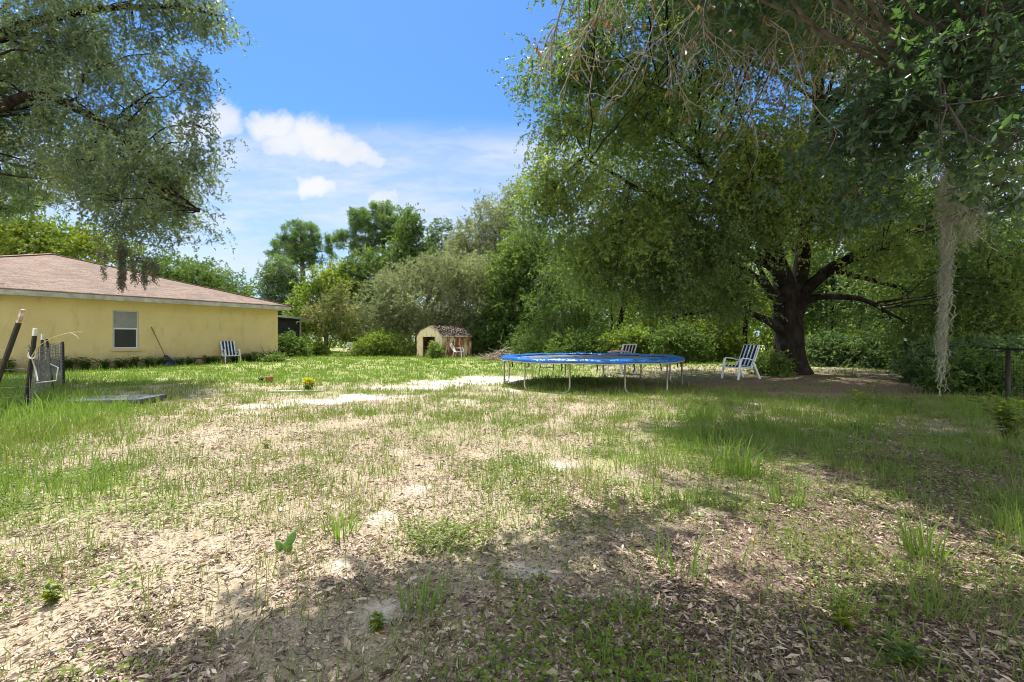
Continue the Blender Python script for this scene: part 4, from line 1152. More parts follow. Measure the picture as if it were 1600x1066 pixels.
def build_trees():
    # ---- the big oak on the right
    Y = 15.6
    bark = BARK_OAK
    tr = [[foot(1234, Y, .72), T(1233, 560, Y, .52), T(1231, 520, Y, .44), T(1226, 470, Y, .38), T(1216, 420, Y + .1, .29), T(1202, 360, Y + .2, .27), T(1186, 310, Y + .3, .2), T(1178, 270, Y + .3, .13), T(1165, 190, Y + .2, .08)],
          [T(1236, 510, Y, .36), T(1246, 440, Y - .1, .27), T(1256, 380, Y - .1, .22), T(1265, 320, Y, .19), T(1272, 240, Y, .2), T(1276, 150, Y, .18), T(1276, 60, Y, .15), T(1278, -60, Y, .1)],
          [T(1240, 490, Y, .3), T(1262, 452, Y - .3, .2), T(1300, 418, Y - .8, .165), T(1350, 396, Y - 1.3, .14), T(1410, 368, Y - 1.8, .12), T(1480, 345, Y - 2.2, .11), T(1560, 318, Y - 2.4, .09), T(1680, 280, Y - 2.5, .06)],
          [T(1236, 510, Y, .2), T(1262, 470, Y - .2, .13), T(1310, 463, Y - .5, .1), T(1350, 468, Y - .7, .08), T(1390, 490, Y - 1, .05), T(1420, 505, Y - 1.2, .02)],
          [T(1240, 470, Y, .2), T(1290, 428, Y + .2, .12), T(1340, 432, Y + .4, .09), T(1420, 452, Y + .6, .05)],
          [T(1228, 520, Y, .2), T(1195, 500, Y - .4, .12), T(1140, 482, Y - .8, .09), T(1085, 490, Y - 1.2, .05), T(1050, 500, Y - 1.4, .02)],
          [T(1222, 430, Y, .2), T(1180, 400, Y - .6, .14), T(1110, 360, Y - 1.5, .1), T(1010, 300, Y - 2.2, .06), T(920, 250, Y - 2.4, .03)],
          [T(1215, 400, Y, .2), T(1160, 330, Y - .5, .14), T(1080, 240, Y - 1, .09), T(990, 170, Y - 1.2, .05), T(880, 130, Y - 1.2, .02)]]
    bl = [blob(872, 128, 14, 62, 48, 1.3), blob(905, 205, 14.2, 60, 50, 1.6), blob(880, 285, 14, 66, 60, 1.8), blob(915, 360, 14, 62, 58, 1.8), blob(975, 160, 14.5, 90, 90, 2), blob(985, 300, 13.8, 95, 85, 2.2),
          blob(985, 400, 13.6, 80, 56, 1.9), blob(1075, 430, 14, 85, 52, 1.9), blob(1080, 340, 13.4, 95, 75, 2.2), blob(1070, 220, 13.4, 110, 90, 2.6), blob(1010, 55, 14.2, 110, 70, 2.2), blob(1150, 90, 14, 130, 110, 2.8),
          blob(1180, 240, 13, 95, 85, 2.2), blob(1140, 400, 13.0, 60, 50, 1.4), blob(1040, 455, 13.6, 70, 30, 1.6), blob(940, 430, 13.8, 50, 36, 1.4), blob(1120, 460, 14.2, 60, 24, 1.5), blob(1330, 330, 13.8, 70, 44, 1.4), blob(1250, 300, 12.8, 60, 40, 1.2), blob(1420, 500, 15.5, 70, 40, 1.6), blob(1330, 250, 15.5, 120, 90, 2.8), blob(1390, 330, 15.8, 110, 70, 2.6), blob(1400, 110, 15, 140, 120, 3), blob(1480, 220, 14.5, 120, 110, 2.8),
          blob(1550, 360, 14.2, 110, 90, 2.6), blob(1500, 440, 15, 100, 66, 2.4), blob(1600, 470, 13, 90, 60, 2), blob(1440, 420, 17.5, 100, 60, 2.4), blob(1290, 360, 17.4, 110, 60, 1.6), blob(1600, 120, 13, 130, 130, 3),
          blob(1200, -90, 14.5, 330, 120, 4), blob(1000, -60, 14.2, 120, 80, 2.4), blob(1250, -190, 10.6, 230, 90, 2.2), blob(1500, -160, 10.4, 230, 100, 2.2), blob(1100, -230, 11.5, 160, 90, 1.8), blob(1750, -100, 10.5, 200, 200, 2.5), blob(1180, 300, 12.4, 80, 50, 1.2), blob(1250, 230, 12.2, 70, 50, 1.2), blob(1000, 250, 17, 130, 130, 2.4)]
    # the crown reaches far forward: high boughs that dapple the ground before the trunk
    t2 = RNG.uniform([1.6, 3.6], [10.5, 10.2], (9000, 2))
    n_ = n2(t2[:, 0], t2[:, 1], .75, 63) * .55 + n2(t2[:, 0], t2[:, 1], 1.9, 64) * .45
    e_ = t2[:, 0] - np.interp(t2[:, 1], [3.5, 5, 7, 9, 10.2], [1.9, 2.0, 2.5, 2.9, 3.2])
    gg = G(1165, 738); hole = np.exp(-(((t2[:, 0] - gg[0]) / .7) ** 2 + ((t2[:, 1] - gg[1]) / .7) ** 2))
    k_ = (n_ > .53 - .015 * np.clip(e_, 0, 2)) & (e_ + 1.6 * (n_ - .5) > 0) & (hole < .4)
    t2 = t2[k_][:900]; h2 = RNG.uniform(8.6, 11.6, len(t2))
    q2 = np.stack([t2[:, 0] + h2 * TOSUN[0] / TOSUN[2], t2[:, 1] + h2 * TOSUN[1] / TOSUN[2], h2], 1)
    v2 = VH - (q2[:, 2] - H0) / q2[:, 1] * F; u2 = 800 + q2[:, 0] / q2[:, 1] * F
    q2 = q2[(v2 < -40) | (u2 > 930)]
    fr_ = clumps([blob(1200, 285, 12.6, 55, 36, .8), blob(1265, 260, 12.4, 60, 36, .8), blob(1330, 290, 12.8, 60, 32, .8), blob(1115, 390, 12.8, 46, 40, .9), blob(1400, 300, 13, 50, 30, .8), blob(1205, 350, 13.2, 36, 26, .5), blob(1300, 350, 13.2, 50, 24, .6), blob(1390, 390, 13.4, 50, 20, .6), blob(1130, 460, 13.6, 40, 20, .6), blob(848, 120, 14, 40, 36, .8), blob(880, 210, 14, 50, 40, 1), blob(855, 310, 14, 42, 50, 1), blob(900, 400, 14, 50, 44, 1), blob(920, 80, 14, 60, 50, 1)], 560, .36, 1.1, 66, .1)
    make_tree('oak_tree', 'massive dark oak with forked trunk standing beyond the trampoline', 'tree', tr, bl, LEAF_OAK, bark, 3700, .45, .62, .27, 12, 10, .42, .095, .046, .5, 130, .15, seed=3, twigs=2500, extra=(np.concatenate([q2, fr_[0]]), np.concatenate([norm(RNG.normal(size=q2.shape)), fr_[1]])))
    # ---- oak bough at the left, trunk out of view
    T_, blob_ = T, blob
    def TL(u, v, Y, r): return T_(u, v, Y * 1.14, r)
    def BL(u, v, Y, ru, rv, rd): return blob_(u, v, Y * 1.14, ru, rv, rd)
    tr = [[(-18.5, 10.5, -.1, .5), (-18.2, 10.8, 3, .42), (-17, 11.2, 6, .36), (-15.5, 11.8, 9, .22), (-13.5, 12.6, 11.2, .13), (-10.8, 13.2, 12.2, .08), (-8.6, 13.4, 12.2, .03)],
          [(-17.3, 11.1, 5.4, .2), TL(-60, 190, 11.6, .16), TL(60, 150, 12, .12), TL(170, 200, 12, .09), TL(250, 280, 11.6, .05), TL(310, 330, 11.5, .02)],
          [(-16.2, 11.5, 7.4, .2), TL(0, 50, 11.5, .13), TL(120, 20, 12, .1), TL(250, 10, 11.8, .06), TL(340, 20, 11.5, .02)]]
    bl = [BL(60, 70, 12.5, 100, 80, 1.8), BL(170, 60, 12.2, 90, 70, 1.8), BL(250, 10, 11.8, 70, 34, 1.2), BL(325, 15, 11.5, 36, 26, .7), BL(60, 190, 12.8, 95, 80, 2), BL(170, 170, 12, 80, 70, 1.6),
          BL(235, 250, 11.6, 72, 62, 1.4), BL(300, 215, 11.5, 38, 36, .8), BL(290, 300, 11.5, 52, 56, 1.1), BL(215, 320, 11.6, 70, 55, 1.4), BL(150, 280, 12, 60, 44, 1.2), BL(290, 358, 11.6, 44, 24, .9), BL(230, 365, 11.7, 50, 30, 1),
          BL(300, 130, 11.5, 20, 40, .5), BL(40, 270, 12.6, 60, 36, 1.2), BL(-70, 110, 12.5, 130, 130, 2.6), BL(150, -90, 12, 200, 90, 2.6)]
    make_tree('oak_tree', 'drooping oak bough with moss hanging over the house roof', 'tree', tr, bl, LEAF_LIVE, BARK_OAK, 1500, .48, .8, .2, 11, 9, .36, .1, .042, .6, 90, .15, seed=9, twigs=2500)

    # ---- near oak: trunk behind the camera, boughs overhead and into the top of the view
    pts = []
    tries = RNG.uniform([-2.6, -1.2], [9, 6.8], (26000, 2))
    edge_x = np.array([-6, -2.1, -1.55, -1.0, -.55, .0, .35, 1.1, 1.9, 2.6, 3.4]); edge_y = np.array([-1, .9, 1.55, 2.1, 2.15, 2.6, 2.9, 3.3, 4.15, 5.5, 6.5])
    lim = np.interp(tries[:, 0], edge_x, edge_y)
    nn = n2(tries[:, 0], tries[:, 1], .85, 61) * .58 + n2(tries[:, 0], tries[:, 1], 2.0, 62) * .42
    inside = tries[:, 1] < lim + .5 * (nn - .5)
    spot = np.exp(-(((tries[:, 0] - 1.25) / .6) ** 2 + ((tries[:, 1] - 5.25) / .35) ** 2)) > .5
    for u_, v_, r_ in ((390, 1005, .2), (450, 975, .22), (510, 990, .18), (600, 945, .22), (670, 925, .24), (750, 890, .25), (830, 870, .3), (900, 850, .3), (980, 830, .3), (560, 1040, .25), (700, 1030, .25), (330, 1060, .2)):
        g_ = G(u_, v_); r_ *= .85; spot = spot | (np.exp(-(((tries[:, 0] - g_[0]) / r_) ** 2 + ((tries[:, 1] - g_[1]) / (r_ * .8)) ** 2)) > .45 + .5 * (nn - .5))
    keep = (inside & (nn > .49)) | spot
    g2 = tries[keep][:3000]
    h = RNG.uniform(4.6, 7.6, len(g2))
    q = np.stack([g2[:, 0] + h * TOSUN[0] / TOSUN[2], g2[:, 1] + h * TOSUN[1] / TOSUN[2], h + gz(g2[:, 0], g2[:, 1])], 1)
    vv = VH - (q[:, 2] - H0) / np.maximum(q[:, 1], .1) * F; uu = 800 + q[:, 0] / np.maximum(q[:, 1], .1) * F
    ok = (vv < -130) | (q[:, 1] < .3) | ((uu > 1000) & (vv < -30)) | ((uu > 1080) & (vv < 60))
    q = q[ok]
    # the leaves that reach down into the upper right corner of the view
    b2 = [blob(1530, 60, 4.2, 110, 90, .6), blob(1480, 170, 4.4, 130, 70, .6), blob(1580, 200, 3.9, 90, 60, .5), blob(1380, 200, 5.0, 110, 60, .6), blob(1290, 250, 5.6, 90, 45, .6), blob(1420, 90, 5, 110, 60, .6), blob(1560, 290, 4.4, 50, 34, .4), blob(1330, 310, 5.8, 60, 30, .5)]
    p2, o2 = clumps(b2, 330, .4, 1.6, 71, .1)
    tr = [[(5.6, -3.6, -.1, .5), (5.5, -3.5, 2, .42), (5.2, -3.0, 4, .36), (4.4, -1.6, 5.8, .24), (3.4, .6, 7, .16), (2.2, 3.4, 7.4, .1), (1.2, 6, 7.2, .04)],
          [(5.3, -3.1, 3.6, .22), (5.6, -.8, 5.0, .17), (5.6, 1.6, 5.6, .12), (5.2, 3.6, 5.2, .08), (4.7, 4.6, 4.3, .04), (4.4, 4.9, 3.4, .02)],
          [(4.8, -2.3, 5, .2), (2.6, -1.2, 6.4, .14), (.6, .6, 6.8, .09), (-.8, 2.4, 6.4, .04)]]
    o1 = norm(RNG.normal(size=(len(q), 3)))
    base = np.array(tr[0][0][:3])
    root = empty('oak_tree', base, 0, 'nearest oak whose big leaved boughs and dead twigs hang from above', 'tree')
    paths = []; sp = []; sr = []
    for i, t in enumerate(tr):
        s = smooth_path(t, 8); paths.append((wob(s[:, :3], .1, 80 + i), s[:, 3])); sp.append(s[3:, :3]); sr.append(s[3:, 3])
    sp = np.concatenate(sp); sr = np.concatenate(sr)
    lim = branches_to(q[:70], sp, sr, .35, .012, .2, 85) + branches_to(p2[:60], sp, sr, .3, .006, .2, 86)
    lim = [(a, np.minimum(b, .045)) for a, b in lim]
    lpts = np.concatenate([l[0][3:] for l in lim])
    for c in np.concatenate([q[::3], p2]):
        k = int(np.argmin(np.linalg.norm(lpts - c, axis=1))); paths.append((np.array([lpts[k], (lpts[k] + c) / 2 + RNG.normal(size=3) * .05, c]), np.array([.01, .007, .004])))
    lp, ld, LL, WW, tint, t0, t1 = sprays(q, o1, .12, 6, 8, .28, .11, .055, .3)
    a = [lp, ld, LL, WW, tint]
    lp, ld, LL, WW, tint, t0, t1 = sprays(p2, o2, .1, 3, 7, .26, .1, .042, .45, .8)
    for i in range(0, len(t0)): paths.append((np.array([t0[i], t1[i]]), np.array([.003, .0018])))
    b = [lp, ld, LL, WW, tint]
    lp, ld, LL, WW, tint = [np.concatenate(k) for k in zip(a, b)]
    v, f = multi_tube(paths + lim, 8)
    link('trunk', np_mesh('trunk', v - base, f, True), BARK_GREY, root)
    link('crown', leaves_mesh('crown', lp - base, ld, LL, WW, tint, .18), LEAF_BIG, root)
    # dead hanging twigs with curled brown leaves
    dp = []; dl = []; dd = []
    def twig(s, d, L, r, lev):
        n = 7; pts = [np.array(s)]; d = norm(np.array(d))
        for i in range(n - 1):
            d = norm(d + RNG.normal(size=3) * .2 + np.array([0, 0, -.1])); pts.append(pts[-1] + d * L / (n - 1))
        dp.append((np.array(pts), np.linspace(r, r * .45, n)))
        if lev > 0:
            for k in range(RNG.integers(3, 6)):
                i = RNG.integers(1, n); twig(pts[i], norm(d + RNG.normal(size=3) * .75), L * RNG.uniform(.35, .65), r * .6, lev - 1)
        elif RNG.random() < .17:
            for k in range(RNG.integers(1, 4)):
                dl.append(pts[-1] + RNG.normal(size=3) * .02); dd.append(np.array([RNG.normal() * .4, RNG.normal() * .4, -1]))
    for u in np.concatenate([RNG.uniform(985, 1340, 30), RNG.uniform(1300, 1560, 9)]):
        Yd = RNG.uniform(4.6, 6.2)
        twig(P(u, RNG.uniform(-70, 30), Yd), (RNG.normal() * .5 - .15, RNG.normal() * .4, -.9), RNG.uniform(.7, 1.35), RNG.uniform(.005, .010), 2)
    for u, v_, dx in ((925, -60, -.35), (955, -50, -.3), (900, -40, -.5), (1000, -60, -.45)):
        twig(P(u, v_, 5.4), (dx, 0, -1), 1.35, .014, 2)
    v, f = multi_tube(dp, 5)
    link('dead_branches', np_mesh('dead_branches', v - base, f, True), BARK_TWIG, root)
    N = len(dl); dl = np.array(dl); dd = norm(np.array(dd))
    link('dry_leaves', leaves_mesh('dry_leaves', dl - base, dd, RNG.uniform(.05, .11, N), RNG.uniform(.025, .05, N), RNG.random(N), .4), LEAF_DEAD, root)

    # ---- pines behind
    pom_tree('pine_tree', 'smaller round topped pine standing clear against the sky', [[foot(474, 42, .3), T(474, 470, 42, .26), T(473, 420, 42, .22), T(472, 380, 42, .15), T(470, 356, 42, .06)]],
             ([blob(472, 366, 42, 30, 16, 1.6), blob(447, 384, 42, 22, 20, 1.3), blob(500, 386, 42, 22, 20, 1.3), blob(474, 396, 42, 26, 20, 1.5), blob(430, 398, 42, 10, 8, .8), blob(514, 402, 42, 10, 10, .8), blob(452, 410, 42, 16, 10, 1), blob(492, 412, 42, 14, 10, 1), blob(472, 354, 42, 14, 8, .9)], 165), BARK_GREY, 'pines', 11, .27)
    pom_tree('pine_tree', 'tallest pine with a leaning limb rising over the middle trees', [[foot(600, 41, .34), T(602, 470, 41, .3), T(600, 400, 41, .24), T(598, 350, 41, .16), T(596, 322, 41, .06)], [T(601, 440, 41, .2), T(575, 405, 41, .14), T(550, 382, 41, .08)]],
             ([blob(598, 328, 41, 30, 14, 1.5), blob(570, 345, 41, 26, 18, 1.5), blob(626, 350, 41, 26, 20, 1.5), blob(590, 360, 41, 40, 22, 1.8), blob(545, 378, 41, 24, 14, 1.3), blob(530, 372, 41, 10, 7, .8), blob(570, 390, 41, 24, 20, 1.3), blob(610, 378, 41, 30, 20, 1.4)], 230), BARK_GREY, 'pines', 14, .28)
    pom_tree('pine_tree', 'dim pine boughs beyond the roof at the left edge', [[foot(-30, 24, .3), T(-30, 400, 24, .24), T(-20, 330, 24, .18), T(0, 270, 24, .08)], [T(-25, 340, 24, .12), T(20, 320, 24, .08), T(70, 322, 24, .03)]],
             ([blob(10, 300, 24, 40, 24, 1.5), blob(50, 318, 24, 36, 12, 1.2), blob(-30, 270, 24, 50, 30, 2), blob(20, 335, 24, 30, 10, 1)], 60), BARK_GREY, 'pines', 17, .36)

    # ---- trees over and behind the house
    make_tree('broadleaf_tree', 'bright lime green tree rising behind the house roof', 'tree', [[foot(60, 34, .3), T(70, 470, 34, .25), T(80, 400, 34, .15), T(90, 360, 34, .05)]],
              [blob(40, 378, 34, 70, 34, 2.4), blob(110, 376, 34, 55, 24, 2), blob(-40, 370, 34, 60, 40, 2.4), blob(170, 392, 34, 45, 20, 1.8), blob(80, 400, 33, 90, 24, 2)], LEAF_LIME, BARK_GREY, 420, .3, .7, .45, 6, 8, .6, .27, .12, .15, 30, .4, seed=21)
    make_tree('broadleaf_tree', 'long dark green tree showing over the sloping roof edge', 'tree', [[foot(300, 44, .3), T(300, 480, 44, .25), T(300, 440, 44, .1)]],
              [blob(262, 424, 44, 40, 22, 2), blob(305, 428, 44, 36, 20, 2), blob(345, 440, 44, 32, 16, 2), blob(372, 452, 44, 16, 10, 1.2), blob(300, 450, 44, 90, 20, 2), blob(225, 425, 44, 40, 20, 2)], LEAF_MID, BARK_GREY, 420, .3, .6, .4, 6, 8, .5, .24, .1, .2, 30, .4, seed=22)
    # ---- middle row
    def mid(name, label, u, Y, tops, mat, n, seed, L=.2, W=.09, cat='tree', group=None, bark=BARK_GREY, gap=.31, r0=.2, droop=.3, stems=1, sig=.32):
        trs = []
        for k in range(stems):
            du = (k - (stems - 1) / 2) * 9
            a = tops[0]; trs.append([foot(u + du * .3, Y + .1 * k, r0), T(u + du, 535, Y, r0 * .8), T((u + a[0]) / 2 + du * 1.5, (520 + a[1]) / 2, Y, r0 * .6), T(a[0] + du * 2, a[1], Y, r0 * .2)])
        make_tree(name, label, cat, trs, [blob(a, b, Y + dy, ru, rv, rd) for a, b, ru, rv, rd, dy in tops], mat, bark, n, gap, .75, sig, 6, 8, .45, L, W, droop, 36, .35, group, seed, cone=1.0)
    mid('broadleaf_tree', 'blue green open tree below the lone round pine', 440, 39, [(440, 425, 22, 20, 1.4, 0), (425, 450, 16, 18, 1.2, 0), (450, 460, 26, 24, 1.5, 0), (430, 482, 24, 16, 1.3, 0)], LEAF_DARK, 300, 31, .22)
    mid('broadleaf_tree', 'yellow green bushy tree right of the house corner', 510, 37, [(520, 440, 32, 26, 1.8, 0), (485, 470, 26, 26, 1.6, 0), (540, 465, 26, 28, 1.6, 0), (510, 490, 46, 26, 2, 0), (475, 500, 22, 18, 1.2, -1), (545, 500, 26, 30, 1.4, 0)], LEAF_UNDER, 560, 32, .22, .11)
    mid('crape_myrtle', 'thin stemmed crape myrtle with pink blossom tips', 508, 29.5, [(530, 460, 14, 12, .7, 0), (505, 490, 22, 12, .9, 0), (535, 487, 22, 14, .9, 0), (545, 505, 14, 12, .7, 0), (484, 488, 12, 8, .6, 0), (515, 470, 18, 12, .8, 0), (530, 520, 14, 9, .6, 0), (512, 508, 16, 10, .7, 0)], LEAF_MYRTLE, 105, 33, .16, .065, r0=.05, stems=3, gap=.4, sig=.2)
    mid('broadleaf_tree', 'tall narrow green tree in front of the tallest pine', 640, 38, [(640, 350, 16, 20, 1.2, 0), (632, 385, 24, 24, 1.5, 0), (645, 410, 24, 28, 1.5, 0), (620, 430, 30, 28, 1.7, 0), (585, 425, 34, 34, 1.8, .5), (555, 430, 30, 30, 1.6, .5), (600, 470, 44, 34, 2, 0), (570, 500, 34, 34, 1.7, 0)], LEAF_MID, 900, 34, .22, .1)
    mid('broadleaf_tree', 'sparse topped dark tree between the pine and the oaks', 690, 40, [(690, 365, 20, 18, 1.3, 0), (668, 390, 18, 24, 1.3, 0), (708, 375, 14, 20, 1.1, 0), (690, 410, 34, 30, 1.8, 0), (665, 440, 30, 30, 1.6, 0)], LEAF_DARK, 420, 35, .22, .1, gap=.4)
    mid('live_oak', 'high grey green oak beside the tallest tree crown', 770, 37, [(775, 335, 34, 26, 1.8, 0), (740, 370, 30, 28, 1.7, 0), (795, 370, 30, 34, 1.7, 0), (765, 410, 50, 40, 2.2, 0), (805, 310, 20, 24, 1.2, 0), (715, 400, 26, 26, 1.5, 0), (740, 440, 60, 36, 2.2, 0), (815, 420, 40, 50, 2, 0)], LEAF_GREY, 1050, 36, .2, .08, gap=.36, r0=.3)
    mid('live_oak', 'dusty grey domed oak leaning over the rusty shed', 655, 31, [(690, 430, 44, 30, 1.8, 0), (735, 430, 36, 34, 1.7, 0), (640, 440, 44, 30, 1.8, 0), (600, 470, 36, 34, 1.6, 0), (660, 475, 60, 30, 2.2, -.6), (735, 478, 40, 28, 1.8, -.4), (605, 505, 34, 20, 1.4, 0), (700, 505, 44, 14, 1.6, -.5), (765, 455, 24, 30, 1.2, 0), (560, 480, 18, 24, 1.0, 0), (655, 500, 40, 12, 1.4, -.5)], LEAF_GREY, 1250, 37, .17, .065, gap=.42, r0=.2, stems=2, droop=.5)
    mid('broadleaf_tree', 'mid green leafy tree to the left of the oak crown', 800, 30, [(830, 390, 40, 34, 1.7, 0), (800, 430, 36, 36, 1.7, 0), (850, 440, 44, 40, 1.9, 0), (815, 480, 50, 34, 1.9, 0), (865, 495, 40, 36, 1.7, 0), (790, 515, 36, 30, 1.5, 0), (840, 530, 50, 22, 1.7, 0), (770, 490, 22, 34, 1.1, .4), (755, 530, 34, 22, 1.2, .3)], LEAF_MID, 1350, 38, .19, .085, droop=.5, r0=.16, stems=2)
    mid('broadleaf_tree', 'loose green bushy tree right behind the brush pile', 880, 24, [(860, 440, 16, 40, .8, 0), (895, 420, 18, 50, .9, 0), (880, 480, 40, 34, 1.4, 0), (838, 500, 20, 40, .9, 0), (920, 510, 34, 30, 1.3, 0), (850, 540, 40, 18, 1.2, 0), (935, 450, 18, 44, .9, .3), (815, 535, 24, 20, .9, .3)], LEAF_MID, 330, 39, .14, .055, droop=.5, r0=.1, stems=4, gap=.4)

    # ---- understory trees behind the oak, thin stems
    spec = [(955, 26, 'light green sapling cluster seen above the trampoline', LEAF_UNDER, 51), (1020, 27, 'sunlit yellow green sapling left of the lawn chair', LEAF_UNDER, 52), (1085, 25, 'bright understory tree behind the striped lawn chair', LEAF_UNDER, 53),
            (1160, 24, 'slender tree with straight dark stem beside the oak trunk', LEAF_MID, 54), (1292, 22, 'thin forked tree just right of the oak trunk', LEAF_MID, 55), (1345, 20.5, 'leaning dark stemmed tree right of the oak trunk', LEAF_DARK, 56),
            (1405, 23, 'mid green tree behind the white tipped fence post', LEAF_MID, 57), (1475, 21, 'dark leafy tree behind the long hanging moss', LEAF_DARK, 58), (1545, 20, 'dark tree closing the view near the right edge', LEAF_MID, 59), (1625, 21, 'lighter green tree at the extreme right edge', LEAF_UNDER, 60), (1225, 27, 'sunlit tree hidden mostly behind the oak trunk', LEAF_UNDER, 61), (1120, 30, 'tall backlit tree far behind the lawn chair', LEAF_UNDER, 62), (1440, 28, 'backlit tree far behind the chain link fence', LEAF_UNDER, 63)]
    for u, Y, lab, mat, sd in spec:
        s = 24 / Y
        rr = np.random.default_rng(sd)
        tops = []
        for k in range(7):
            tops.append((u + rr.uniform(-50, 50) * s, rr.uniform(330, 520), rr.uniform(30, 52) * s, rr.uniform(24, 44) * s, rr.uniform(.9, 1.7), rr.uniform(-.5, .8)))
        lean = rr.uniform(-25, 25)
        if sd == 56: lean = 60
        trs = [[foot(u, Y, .09 + .05 * rr.random()), T(u + lean * .35, 520, Y, .1), T(u + lean * .8, 460, Y, .08), T(u + lean, 380, Y, .05), T(u + lean * 1.1, 320, Y, .02)]]
        for k in range(2):
            du = rr.uniform(-30, 30); trs.append([foot(u + du * .2, Y + .2, .06), T(u + du * .5, 510, Y + .2, .05), T(u + du, 450, Y + .2, .035), T(u + du * 1.4, 400, Y + .2, .012)])
        make_tree('understory_tree', lab, 'tree', trs, [blob(a, b, Y + dy, ru, rv, rd) for a, b, ru, rv, rd, dy in tops], mat, BARK_OAK, 170, .46, .7, .3, 10, 8, .42, .15, .07, .35, 30, .2, 'understory trees behind the oak', sd)

    # ---- shrubs
    def shrub(label, u, Y, bls, mat, n, seed, L=.12, W=.06, group=None, name='shrub', cat='shrub', sig=.16):
        f0 = foot(u, Y, .03)
        trs = [[f0, (f0[0] + dx, f0[1] + dy, f0[2] + .35, .02), (f0[0] + 2 * dx, f0[1] + 2 * dy, f0[2] + .8, .008)] for dx, dy in ((-.2, 0), (.2, .05), (.03, -.15), (0, .2))]
        make_tree(name, label, cat, trs, [blob(a, b, Y + dy, ru, rv, rd) for a, b, ru, rv, rd, dy in bls], mat, BARK_GREY, n, .38, 1.1, sig, 6, 8, .34, L, W, .2, 20, .35, group, seed)
    shrub('large rounded green shrub beside the shed doorway', 605, 28.5, [(585, 543, 28, 15, 1.1, 0), (620, 543, 26, 16, 1.1, 0), (600, 536, 26, 14, 1, 0), (640, 552, 14, 10, .7, 0), (565, 547, 12, 12, .7, 0)], LEAF_UNDER, 420, 71, .12, .05)
    shrub('leafy shrub against the dark porch screen', 455, 27, [(452, 540, 12, 14, .6, 0), (465, 550, 14, 10, .6, 0), (447, 552, 9, 10, .5, 0)], LEAF_MID, 170, 72, .14, .07)
    shrub('low bush at the foot of the crape myrtle', 492, 29, [(490, 545, 14, 10, .6, 0), (502, 550, 8, 8, .4, 0), (480, 552, 10, 7, .5, 0)], LEAF_UNDER, 110, 73, .12, .06)
    shrub('dark shrub at the near house corner', 422, 21.5, [(420, 568, 18, 7, .5, 0), (405, 570, 12, 6, .4, 0), (434, 568, 9, 8, .35, 0)], LEAF_MID, 130, 74, .1, .045, sig=.1)
    shrub('pointed bush growing in front of the shed door', 680, 25.6, [(680, 550, 6, 8, .3, 0), (683, 555, 8, 5, .3, 0), (678, 542, 3, 6, .15, 0)], LEAF_MID, 80, 75, .12, .04, sig=.1)
    for i, (u, Y, w, h, mat, lab) in enumerate([(905, 22, 46, 24, LEAF_MID, 'mid green low shrub behind the trampoline centre'), (985, 21.5, 44, 30, LEAF_UNDER, 'sunny shrub behind the half hidden chair'), (1062, 21, 46, 32, LEAF_MID, 'mid green shrub left of the shaded lawn chair'),
            (1120, 22, 36, 36, LEAF_LIME, 'lime shrub glowing directly behind the shaded lawn chair'), (1208, 15.0, 9, 9, LEAF_MID, 'small dark plant at the foot of the big oak'), (1300, 19, 46, 22, LEAF_DARK, 'dark shrub right of the big oak foot'), (1370, 18, 50, 26, LEAF_DARK, 'dark thicket left of the white tipped fence post'), (1440, 16.5, 44, 20, LEAF_MID, 'green shrub along the fence behind the hanging moss'),
            (1500, 13.2, 40, 26, LEAF_DARK, 'dark shrub pressed against the chain link fence'), (1548, 11.5, 44, 32, LEAF_DARK, 'tall dark shrub by the near chain link post'), (1600, 10.6, 40, 36, LEAF_DARK, 'dark shrub filling the right edge of the fence'), (1620, 14, 60, 50, LEAF_MID, 'mid green shrub beyond the chain link fence'), (840, 26, 40, 18, LEAF_MID, 'green shrub just right of the brush pile'), (745, 29, 26, 20, LEAF_MID, 'green shrub beside the rusty shed side'), (1690, 10, 60, 60, LEAF_DARK, 'dark shrub outside the right edge'), (1525, 9.9, 40, 24, LEAF_MID, 'ragged shrub growing through the front of the chain link fence'), (1462, 12.4, 30, 20, LEAF_DARK, 'dark shrub low on the fence just behind the moss end')]):
        vb = VH + (H0 - gzf((u - 800) / F * Y, Y)) / Y * F
        if i == 14: continue
        shrub(lab, u, Y, [(u - w * .4, vb - h * .8, w * .6, h, w / F * Y * .5, 0), (u + w * .4, vb - h * .7, w * .6, h * .8, w / F * Y * .5, .1), (u, vb - h * 1.2, w * .5, h * .8, w / F * Y * .4, .2)], mat, int(150 + 2.2 * w), 80 + i, .125, .058, 'shrubs along the back edge')
    # weeds along the house wall
    for i, (lx, h, n) in enumerate([(-8.6, .4, 16), (-7.9, .5, 18), (-7.4, .4, 16), (-6.0, .42, 18), (-5.5, .4, 16), (-4.4, .32, 12), (-3.3, .34, 14), (-1.9, .36, 14), (-1.2, .42, 16), (-9.4, .5, 18), (-8.2, .4, 18), (-6.9, .36, 18), (-6.4, .36, 16), (-5.1, .36, 16), (-4.0, .3, 14), (-3.0, .3, 12), (-2.2, .3, 14), (-1.6, .36, 14), (-.7, .4, 14), (-.3, .44, 16)]):
        x, y = on_wall(lx, .3)
        make_weed('wall_weed', 'clump of dark weeds rooted against the yellow house wall', (x, y, gzf(x, y)), n + 6, h, .16, .05, LEAF_MID, 'weeds at the foot of the house wall', 1.0, 'weed', 6)
    # far wood beyond everything
    bl = []
    for u in np.arange(-500, 2300, 60):
        Y = 58; top = 470 + 20 * math.sin(u * .013) + 14 * math.sin(u * .05)
        if u > 800: top = 385 + 30 * math.sin(u * .02); Y = 36
        if 380 < u < 760: top = 480
        bl.append(blob(u, (top + 560) / 2, Y, 55, (560 - top) / 2, 3))
